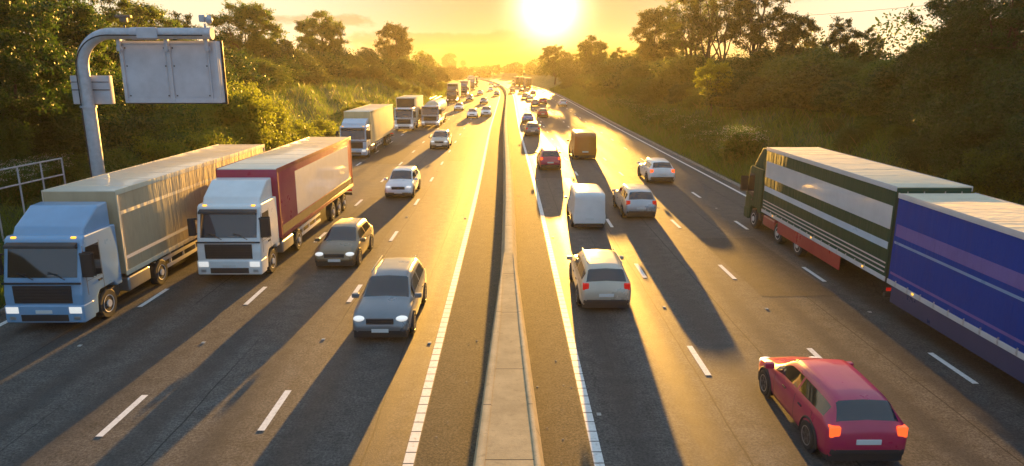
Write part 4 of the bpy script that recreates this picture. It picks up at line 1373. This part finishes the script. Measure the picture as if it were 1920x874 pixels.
def gcar(kind, col, px, py, away, label, **kw):
    p = on_z(px, py)
    L2 = CARS[kind]['L'] / 2
    return car(kind, col, p.x + bend(p.y + L2) - bend(p.y), p.y + L2, away, label, **kw)
car('estate', 'steel_grey', -3.95, 22.0, False, 'steel grey car with pale gleaming roof in the lane beside the left ribbed edge line', rails=True)
car('hatchback', 'bronze', -7.3, 29.6, False, 'bronze car beside the red framed lorry')
car('estate', 'white', -7.15, 45.8, False, 'white car following the bronze car')
car('estate', 'beige', -7.25, 73.5, False, 'cream car with bulky body ahead of the tanker', cat='car', scale=1.06)
gcar('estate', 'white', 911, 219, False, 'white car in the lane by the barrier, level with a white hatchback')
gcar('hatchback', 'white', 885, 222, False, 'white hatchback just left of the white car by the barrier')
gcar('saloon', 'white', 859.5, 208, False, 'white saloon right in front of the first dark fronted lorry')
gcar('hatchback', 'black', 880, 190, False, 'black hatchback beside the dark fronted lorries', detail=1)
gcar('saloon', 'grey', 906.5, 195.5, False, 'dark grey saloon with bright headlights in the middle lane', detail=1)
gcar('hatchback', 'silver', 900, 178, False, 'small silver car abreast of the third far lorry', detail=1)
gcar('saloon', 'black', 931, 180, False, 'black saloon near the barrier before the bend', detail=1)
gcar('hatchback', 'white', 920, 171, False, 'far white hatchback left of the black saloon', detail=1)
gcar('saloon', 'silver', 926, 164.5, False, 'far silver saloon near the start of the bend', detail=1)
gcar('hatchback', 'grey', 934.5, 163.5, False, 'far grey hatchback beside the barrier at the bend', detail=1)
gcar('hatchback', 'silver', 921, 158.5, False, 'hazy silver hatchback behind the far lorries', detail=1)

# right carriageway, driving away
car('estate', 'beige', 3.35, 24.6, True, 'pale roofed estate car nearest the bridge in the lane right of the barrier', rails=True, scale=.98)
car('van', 'white', 4.2, 37.0, True, 'flat white roofed van ahead of the nearest estate car', cat='van', scale=.86, brake=True)
gcar('estate', 'crimson', 1032, 320, True, 'dark red car with shining roof near the right ribbed edge line', brake=True)
gcar('estate', 'grey', 999, 256, True, 'grey car with gleaming roof behind the pale blue car')
gcar('saloon', 'blue', 990, 231, True, 'pale blue saloon close to the barrier', detail=1)
gcar('hatchback', 'red', 1018, 221, True, 'red hatchback with blazing rear roof edge')
gcar('hatchback', 'crimson', 1018, 196, True, 'smaller red hatchback ahead of the blazing red one', detail=1)
gcar('hatchback', 'grey', 1004, 200, True, 'grey hatchback left of the smaller red hatchback', detail=1)
gcar('saloon', 'silver', 994, 188, True, 'silver saloon in the queue ahead of the grey hatchback', detail=1)
gcar('hatchback', 'grey', 985, 184.5, True, 'grey hatchback at the left of the far queue', detail=1)
gcar('hatchback', 'black', 978, 175, True, 'small black hatchback alone in the middle lane far off', detail=1)
gcar('hatchback', 'black', 961, 174.5, True, 'black hatchback just right of the barrier far off', detail=1)
gcar('saloon', 'crimson', 1000, 179, True, 'dark red saloon tucked behind the far lorries', detail=1)
gcar('hatchback', 'grey', 963, 161.5, True, 'grey hatchback beside the far left lorry back', detail=1)
gcar('hatchback', 'white', 1056, 200, True, 'lone car with bright roof in the outer right lane', detail=1)
def far_lorry(px, py, label, sc):
    p = on_z(px, py)
    return lorry(p.x + bend(p.y + 14) - bend(p.y), p.y + 14, True, label, sidec=sc, railc='cream', L=14, H=4.2, doorc='brown')
far_lorry(971.5, 162, 'far lorry seen from behind, leftmost of three', 'brown')
far_lorry(980.5, 162.5, 'far lorry seen from behind with dark doors, middle one of three', 'black')
far_lorry(991, 166, 'far lorry seen from behind with pale framed back, rightmost of three', 'orange')
# box van with ribbed roof
car('van', 'orange', 7.0, 65.5, True, 'orange backed high van with gleaming ribbed roof', cat='van', scale=1.08)
car('estate', 'silver', 7.35, 39.5, True, 'silver car with pale roof left of the white hatchback', rails=False)
car('hatchback', 'white', 11.15, 51.5, True, 'white car with bright red tail lights beside the right edge line lane', brake=True, scale=1.1)
car('hatchback', 'crimson', 7.5, 14.9, True, 'crimson car nearest the bridge beside the blue lorry', brake=True)

def decT(si, tr, ya, yb, fl, hh):
    for s in (-1, 1):
        if si == 0:
            panel(tr, 'white_band', 'pale_grey', s, ya - .1, yb + .1, fl + 1.75, fl + 2.55)
            panel(tr, 'blue_band', 'pale_blue', s, ya - .1, yb + .1, fl + 1.05, fl + 1.30)
            for k in range(3): panel(tr, 'thin_stripe', 'pale_grey', s, ya - .1, yb + .1, fl + .22 + k * .16, fl + .27 + k * .16)
            panel(tr, 'red_skirt', 'red', s, ya - 2.2, yb + 3.2, .55, fl - .07, .012)
        else:
            panel(tr, 'lavender_band', 'lavender', s, ya - .1, yb + .1, fl + 1.62, fl + 2.02)
            panel(tr, 'light_edge', 'light_blue', s, ya - .1, yb + .1, fl + 1.36, fl + 1.44)
            panel(tr, 'lavender_line', 'lavender', s, ya - .1, yb + .1, fl + .30, fl + .38)
            panel(tr, 'blue_skirt', 'navy', s, ya - .3, yb + 2.6, .55, fl - .07, .012)
        mb = MB()
        for k in range(3):
            yy = ya - 1.5 - k * (ya - yb - 3) / 2
            mb.box(s * 1.262 - .02, s * 1.262 + .02, yy - .06, yy + .06, fl + .0, fl + .07, .01)
        mb.build('side_marker', M['amber'], tr)
lorry(14.15, 36.6, True, 'long lorry with dark green white banded front body and deep blue trailer', cabc='dark_green', body='road_train', L=27.5, decor=decT, railc='pale_grey', roofc='cream', cab_h=3.2, defl_top=4.3, name='lorry_and_trailer', skirt=False)

# ------------------------------------------------------------------ cantilever sign
sx, sy = -19.2, 31.5
g0 = bank(sx, sy)
def at(px, py, y):
    d = ray(px, py); t = y / d.y
    return Vector((d.x * t, y, CAM_H + d.z * t))
sg = empty('cantilever_sign', (sx, sy, g0))
def loc(p): return (p[0] - sx, p[1] - sy, p[2] - g0)
top = at(300, 63, sy).z
pX = at(166, 200, sy).x
endX = at(396, 63, sy).x
zcol = at(166, 200, sy).z
mb = MB(); mb.tube([loc((pX, sy, g0 - .6)), loc((pX, sy, zcol))], .295, 24); mb.build('post', M['steel'], sg)
mb = MB(); rad_ = 1.45; pts = []
pts.append((pX, sy, zcol - .02)); pts.append((pX, sy, top - rad_))
for a in np.linspace(0, PI / 2, 14)[1:]:
    pts.append((pX + rad_ * (1 - math.cos(a)), sy, top - rad_ + rad_ * math.sin(a)))
pts.append((endX, sy, top))
mb.tube([loc(p) for p in pts], .245, 24); mb.build('arm', M['steel'], sg, 50)
mb = MB(); mb.lathe([(-.05, .34), (.05, .34)], 'z', 24, loc((pX, sy, zcol))); mb.build('flange', M['steel'], sg)
cuX = at(262, 63, sy).x
mb = MB(); mb.lathe([(-.55, .265), (.55, .265)], 'x', 24, loc((cuX + .2, sy, top))); mb.box(*[v for k in (0, 1, 2) for v in (loc((cuX, sy - .30, top - .2))[k], loc((cuX + .9, sy - .22, top + .22))[k])]); mb.build('collar', M['grey_panel'], sg)
mb = MB(); mb.lathe([(0, .26), (.05, .26)], 'x', 24, loc((endX, sy, top))); mb.build('end_cap', M['grey_panel'], sg)
# cable along the post
mb = MB(); mb.tube([loc((pX - .16, sy - .27, g0)), loc((pX - .16, sy - .27, top - rad_ - .1))], .03, 6)
cpts = [(pX - .16 + (rad_ + .02) * (1 - math.cos(a)) * 1.0, sy - .24, top - rad_ - .1 + (rad_ + .02) * math.sin(a)) for a in np.linspace(0, PI / 2, 12)] + [(endX - .3, sy - .24, top - .09)]
mb.tube([loc(p) for p in cpts], .03, 6); mb.build('cable', M['chassis'], sg)
# equipment box behind the post
b0, b1 = at(130, 196, sy), at(194, 142, sy)
mb = MB(); x0, y0_, z0 = loc((b0.x, sy + .20, b0.z)); x1, y1_, z1 = loc((b1.x, sy + .55, b1.z))
mb.box(x0, x1, y0_ + .12, y1_ + .12, z0, z1, .03); mb.build('equipment_box', M['grey_panel'], sg)
mb = MB(); mb.box(x0 - .02, x1 + .02, y0_ + .10, y0_ + .13, (z0 + z1) / 2 - .02, (z0 + z1) / 2 + .02); mb.box(x0 - .02, x1 + .02, y0_ + .10, y0_ + .13, z1 - .3, z1 - .27); mb.build('box_bracket', M['chassis'], sg)
# sign panel, seen from behind
ys_ = sy + .30
p0, p1 = at(237, 193, ys_), at(405, 77, ys_)
X0, X1, Z0, Z1 = p0.x, p1.x, p0.z, p1.z
def lb(mb, xa, xb, ya, yb, za, zb, bev=.01):
    a = loc((xa, ya, za)); b_ = loc((xb, yb, zb)); mb.box(a[0], b_[0], a[1], b_[1], a[2], b_[2], bev)
mb = MB(); lb(mb, X0, X1, ys_ + .02, ys_ + .42, Z0, Z1, .03); pan = mb.build('sign_panel', M['grey_panel'], sg)
mb = MB(); lb(mb, X0 - .05, X1 + .09, ys_ + .40, ys_ + .50, Z0 - .07, Z1 + .03, .02); mb.build('sign_face_border', M['dark_edge'], pan)
mb = MB()
xm = (X0 + X1) / 2
for xa, xb in ((X0, X0 + .14), (xm - .09, xm + .09), (X1 - .16, X1), (X1 - .42, X1 - .36)): lb(mb, xa, xb, ys_ - .06, ys_ + .03, Z0, Z1)
for za, zb in ((Z0, Z0 + .22), (Z1 - .12, Z1)): lb(mb, X0 + .14, X1 - .16, ys_ - .03, ys_ + .022, za, zb)
mb.build('stiffener', M['grey_panel'], pan)
for xa, xb in ((X0 + .2, xm - .14), (xm + .14, X1 - .47)):
    mb = MB(); lb(mb, xa, xb, ys_ + .004, ys_ + .0215, Z0 + .24, Z1 - .14, 0); mb.build('access_door', M['grey_panel'], pan)
    mb = MB()
    lb(mb, xa, xb, ys_ + .008, ys_ + .024, Z0 + (Z1 - Z0) * .64, Z0 + (Z1 - Z0) * .648, 0)
    c = (xa + xb) / 2
    lb(mb, c - .01, c + .01, ys_ + .008, ys_ + .024, Z0 + .25, Z0 + (Z1 - Z0) * .63, 0)
    for qx in (xa + .05, xb - .05):
        for qz in (Z0 + .32, Z0 + (Z1 - Z0) * .6, Z1 - .3): lb(mb, qx - .03, qx + .03, ys_ - .01, ys_ + .024, qz - .03, qz + .03, 0)
    mb.build('access_door_seam', M['chassis'], pan)
for xx in (X0 + .07, xm, X1 - .39):
    mb = MB(); lb(mb, xx - .07, xx + .07, ys_ - .2, ys_ + .02, Z1 - .45, top - .18); lb(mb, xx - .14, xx + .14, ys_ - .12, ys_ - .04, Z1 - .42, Z1 - .24); mb.build('hanger', M['grey_panel'], sg)
# beacon and camera on the arm
c = at(233, 47, sy)
mb = MB(); a = loc(c); mb.tube([(a[0], a[1], loc((0, 0, top + .2))[2]), a], .05, 8); mb.box(a[0] - .14, a[0] + .14, a[1] - .1, a[1] + .1, a[2] + .12, a[2] + .34, .02); mb.box(a[0] - .32, a[0] + .32, a[1] - .12, a[1] + .12, a[2] + .30, a[2] + .42, .02); mb.build('detector', M['brown'], sg)
c = at(388, 45, sy)
mb = MB(); a = loc(c); mb.tube([(a[0] - .1, a[1], loc((0, 0, top + .2))[2]), (a[0] - .1, a[1], a[2])], .05, 8); mb.box(a[0] - .3, a[0] - .04, a[1] - .12, a[1] + .12, a[2] + .08, a[2] + .38, .05); mb.ball((a[0] + .1, a[1], a[2] + .18), (.16, .16, .2)); mb.build('camera_head', M['steel'], sg)
tag(sg, 'grey cantilever overhead sign seen from behind on a curved post', 'road sign')

# pedestrian railing on the bank
rl = empty('railing', (-20.6, 29, bank(-20.6, 29)))
def rr(px, py):
    p = on_x(px, py, -20.6); return p
e1t, e1b = rr(115, 297), rr(117, 356)
e0t = rr(-60, 330)
dz = (e1t.z - e1b.z)
mb = MB()
O = Vector((-20.6, 29, bank(-20.6, 29)))
A = e1t; Bp = Vector((-20.6, 24.0, e1t.z + (e0t.z - e1t.z) * (24.0 - e1t.y) / (e0t.y - e1t.y)))
for f in (0, .52):
    mb.tube([A - O - Vector((0, 0, f * dz)), Bp - O - Vector((0, 0, f * dz))], .035, 8)
rail_o = mb.build('rail', M['steel'], rl)
for k in range(6):
    t = k / 5 * .98 + .0
    q = A.lerp(Bp, t)
    mb = MB(); mb.tube([q - O + Vector((0, 0, .03)), q - O - Vector((0, 0, max(dz, q.z - bank(-20.6, q.y) + .2)))], .035, 8); mb.build('railing_post', M['steel'], rl)
tag(rl, 'grey two bar pedestrian railing on the dark left bank', 'railing')

# overhead cable in the right sky
ca, cb = on_x(1470, 33, 95), on_x(1800, 6, 95)
ca = at(1440, 36, 150); cb = at(1830, 3, 150)
mb = MB(); pts = []
for t in np.linspace(-.6, 2.2, 30):
    p = ca.lerp(cb, t); pts.append((p.x - ca.x, p.y - ca.y, p.z - ca.z + .9 * (t - .5) ** 2))
mb.tube(pts, .035, 5)
co = mb.build('overhead_cable', M['chassis']); co.location = ca
tag(co, 'thin dark overhead cable crossing the pale sky above the right bank', 'cable')

# ------------------------------------------------------------------ light, air, sky
SUN_AZ, SUN_EL = R(3.25), R(4.7)
SUN = Vector((math.sin(SUN_AZ) * math.cos(SUN_EL), math.cos(SUN_AZ) * math.cos(SUN_EL), math.sin(SUN_EL)))
sd = bpy.data.lights.new('sun', 'SUN'); sd.energy = 5.0; sd.angle = R(.5); sd.color = (1.0, .50, .085)
so = bpy.data.objects.new('sun', sd); COL.objects.link(so)
so.rotation_euler = SUN.to_track_quat('Z', 'Y').to_euler()

w = bpy.data.worlds.new('World'); SC.world = w
w.use_nodes = True
nt = w.node_tree
bgN = nt.nodes['Background']
sky = N(nt, 'ShaderNodeTexSky', sky_type='NISHITA')
sky.sun_disc = False
sky.sun_elevation = SUN_EL
sky.sun_rotation = SUN_AZ
sky.air_density = 1.0; sky.dust_density = 2.0; sky.ozone_density = 1.0
tc = N(nt, 'ShaderNodeTexCoord')
nrm = N(nt, 'ShaderNodeVectorMath', operation='NORMALIZE'); nt.links.new(tc.outputs['Generated'], nrm.inputs[0])
dot = N(nt, 'ShaderNodeVectorMath', operation='DOT_PRODUCT'); nt.links.new(nrm.outputs[0], dot.inputs[0]); dot.inputs[1].default_value = SUN
ac = N(nt, 'ShaderNodeMath', operation='ARCCOSINE'); 
cl = N(nt, 'ShaderNodeMath', operation='MINIMUM'); nt.links.new(dot.outputs['Value'], cl.inputs[0]); cl.inputs[1].default_value = .9999999
nt.links.new(cl.outputs[0], ac.inputs[0])
def falloff(width, power, gain):
    a = N(nt, 'ShaderNodeMath', operation='DIVIDE'); nt.links.new(ac.outputs[0], a.inputs[0]); a.inputs[1].default_value = R(width)
    b_ = N(nt, 'ShaderNodeMath', operation='POWER'); nt.links.new(a.outputs[0], b_.inputs[0]); b_.inputs[1].default_value = power
    c_ = N(nt, 'ShaderNodeMath', operation='MULTIPLY'); nt.links.new(b_.outputs[0], c_.inputs[0]); c_.inputs[1].default_value = -1
    e = N(nt, 'ShaderNodeMath', operation='EXPONENT'); nt.links.new(c_.outputs[0], e.inputs[0])
    g = N(nt, 'ShaderNodeMath', operation='MULTIPLY'); nt.links.new(e.outputs[0], g.inputs[0]); g.inputs[1].default_value = gain
    return g.outputs[0]
def vscale(col, fac):
    v = N(nt, 'ShaderNodeVectorMath', operation='SCALE')
    v.inputs[0].default_value = col; nt.links.new(fac, v.inputs['Scale']); return v.outputs[0]
def vadd(a, b_):
    v = N(nt, 'ShaderNodeVectorMath', operation='ADD'); nt.links.new(a, v.inputs[0]); nt.links.new(b_, v.inputs[1]); return v.outputs[0]
# clouds: a low cumulus line left of the sun and a grey sheet higher on the right, broken by noise
def mth(op, a, b_=None, c_=None):
    n_ = N(nt, 'ShaderNodeMath', operation=op)
    for i, v_ in enumerate((a, b_, c_)):
        if v_ is None: continue
        if isinstance(v_, (int, float)): n_.inputs[i].default_value = v_
        else: nt.links.new(v_, n_.inputs[i])
    return n_.outputs[0]
def sstep(v_, a, b_, lo=0.0, hi=1.0):
    m_ = N(nt, 'ShaderNodeMapRange', interpolation_type='SMOOTHSTEP'); nt.links.new(v_, m_.inputs['Value'])
    m_.inputs['From Min'].default_value = a; m_.inputs['From Max'].default_value = b_
    m_.inputs['To Min'].default_value = lo; m_.inputs['To Max'].default_value = hi
    return m_.outputs[0]
sep = N(nt, 'ShaderNodeSeparateXYZ'); nt.links.new(nrm.outputs[0], sep.inputs[0])
Z_ = sep.outputs['Z']; X_ = sep.outputs['X']
mp = N(nt, 'ShaderNodeMapping'); nt.links.new(nrm.outputs[0], mp.inputs['Vector']); mp.inputs['Scale'].default_value = (26, 26, 60); mp.inputs['Location'].default_value = (2.3, .4, .35)
cn = noise(nt, 1.0, 9, .62, mp.outputs[0])
def bell(c, w):
    return mth('EXPONENT', mth('MULTIPLY', mth('POWER', mth('ABSOLUTE', mth('DIVIDE', mth('SUBTRACT', Z_, c), w)), 2.0), -1.0))
m1 = mth('MULTIPLY', bell(.036, .013), mth('MULTIPLY', sstep(X_, -.34, -.12), sstep(X_, .06, -.01)))
m2 = mth('MULTIPLY', bell(.100, .014), mth('MULTIPLY', sstep(X_, .10, .22), sstep(X_, .9, .6)))
m3 = mth('MULTIPLY', bell(.062, .010), mth('MULTIPLY', sstep(X_, -.40, -.25), sstep(X_, -.15, -.22)))
m4 = mth('MULTIPLY', bell(.022, .004), mth('MULTIPLY', sstep(X_, .05, .10), sstep(X_, .3, .2)))
mm = mth('MAXIMUM', mth('MAXIMUM', m1, m2), mth('MAXIMUM', mth('MULTIPLY', m3, .8), mth('MULTIPLY', m4, .8)))
cf = mth('MULTIPLY', sstep(mth('ADD', mth('MULTIPLY', mm, .62), mth('MULTIPLY', cn.outputs['Fac'], .9)), .64, .86), .95)
# the bright side of the sky is toned down in its colour to keep the exposure from clipping
lum = N(nt, 'ShaderNodeVectorMath', operation='DOT_PRODUCT'); nt.links.new(sky.outputs[0], lum.inputs[0]); lum.inputs[1].default_value = (.3, .6, .1)
iv = mth('DIVIDE', 1.0, mth('ADD', mth('DIVIDE', lum.outputs['Value'], SKY_K), 1.0))
soft = N(nt, 'ShaderNodeVectorMath', operation='SCALE'); nt.links.new(sky.outputs[0], soft.inputs[0]); nt.links.new(iv, soft.inputs['Scale'])
hs = N(nt, 'ShaderNodeHueSaturation'); hs.inputs['Saturation'].default_value = SKY_SAT; hs.inputs['Hue'].default_value = .512
nt.links.new(soft.outputs[0], hs.inputs['Color'])
# cool sky away from the sun and overhead, golden band at the horizon below the sun
away = mth('MAXIMUM', sstep(ac.outputs[0], R(38), R(95)), sstep(Z_, .16, .6))
cream = mixc(nt, sstep(ac.outputs[0], R(4), R(24)), hs.outputs[0], CREAM)
c_a = mixc(nt, away, cream, BLUE)
dim = sstep(Z_, .12, .75, 1.0, ZEN)
c_b = N(nt, 'ShaderNodeVectorMath', operation='SCALE'); nt.links.new(c_a, c_b.inputs[0]); nt.links.new(dim, c_b.inputs['Scale'])
band = mth('MULTIPLY', sstep(Z_, .048, .012), sstep(ac.outputs[0], R(26), R(6)))
c_c = mixc(nt, band, c_b.outputs[0], mixc(nt, 1.0, c_b.outputs[0], (1.0, .76, .16), 'MULTIPLY'))
cloudc = mixc(nt, 1.0, c_c, (.66, .55, .50), 'MULTIPLY')
skyc = mixc(nt, cf, c_c, cloudc)
glow = vadd(vscale((1.0, .80, .50), falloff(2.1, 2.0, SUNG[0])), vadd(vscale((1.0, .62, .20), falloff(5, 1.0, SUNG[1])), vscale((1.0, .55, .22), falloff(22, 1.0, SUNG[2]))))
tot = vadd(skyc, glow)
nt.links.new(tot, bgN.inputs['Color'])
bgN.inputs['Strength'].default_value = SKY_STR

# air between the bridge and the far bend
mb = MB(); mb.box(-420, 420, -60, 850, -1.6, 34)
hzm = bpy.data.materials.new('haze'); hzm.use_nodes = True
hn = hzm.node_tree; hn.nodes.remove(hn.nodes['Principled BSDF'])
pv = N(hn, 'ShaderNodeVolumePrincipled')
pv.inputs['Color'].default_value = (.98, .90, .72, 1)
pv.inputs['Density'].default_value = HAZE
pv.inputs['Anisotropy'].default_value = HAZE_G
hn.links.new(pv.outputs[0], hn.nodes['Material Output'].inputs['Volume'])
ho = mb.build('haze', hzm, None, 0)
tag(ho, kind='stuff')

vs_ = SC.view_settings
vs_.view_transform = 'Standard'; vs_.look = 'None'; vs_.exposure = EXPO; vs_.gamma = 1.0
SC.render.engine = 'CYCLES'
SC.cycles.use_denoising = True
SC.cycles.max_bounces = 6
SC.cycles.diffuse_bounces = 3
SC.cycles.glossy_bounces = 3
SC.cycles.transmission_bounces = 3
SC.cycles.transparent_max_bounces = 8
SC.cycles.volume_bounces = 0
SC.cycles.sample_clamp_indirect = 8
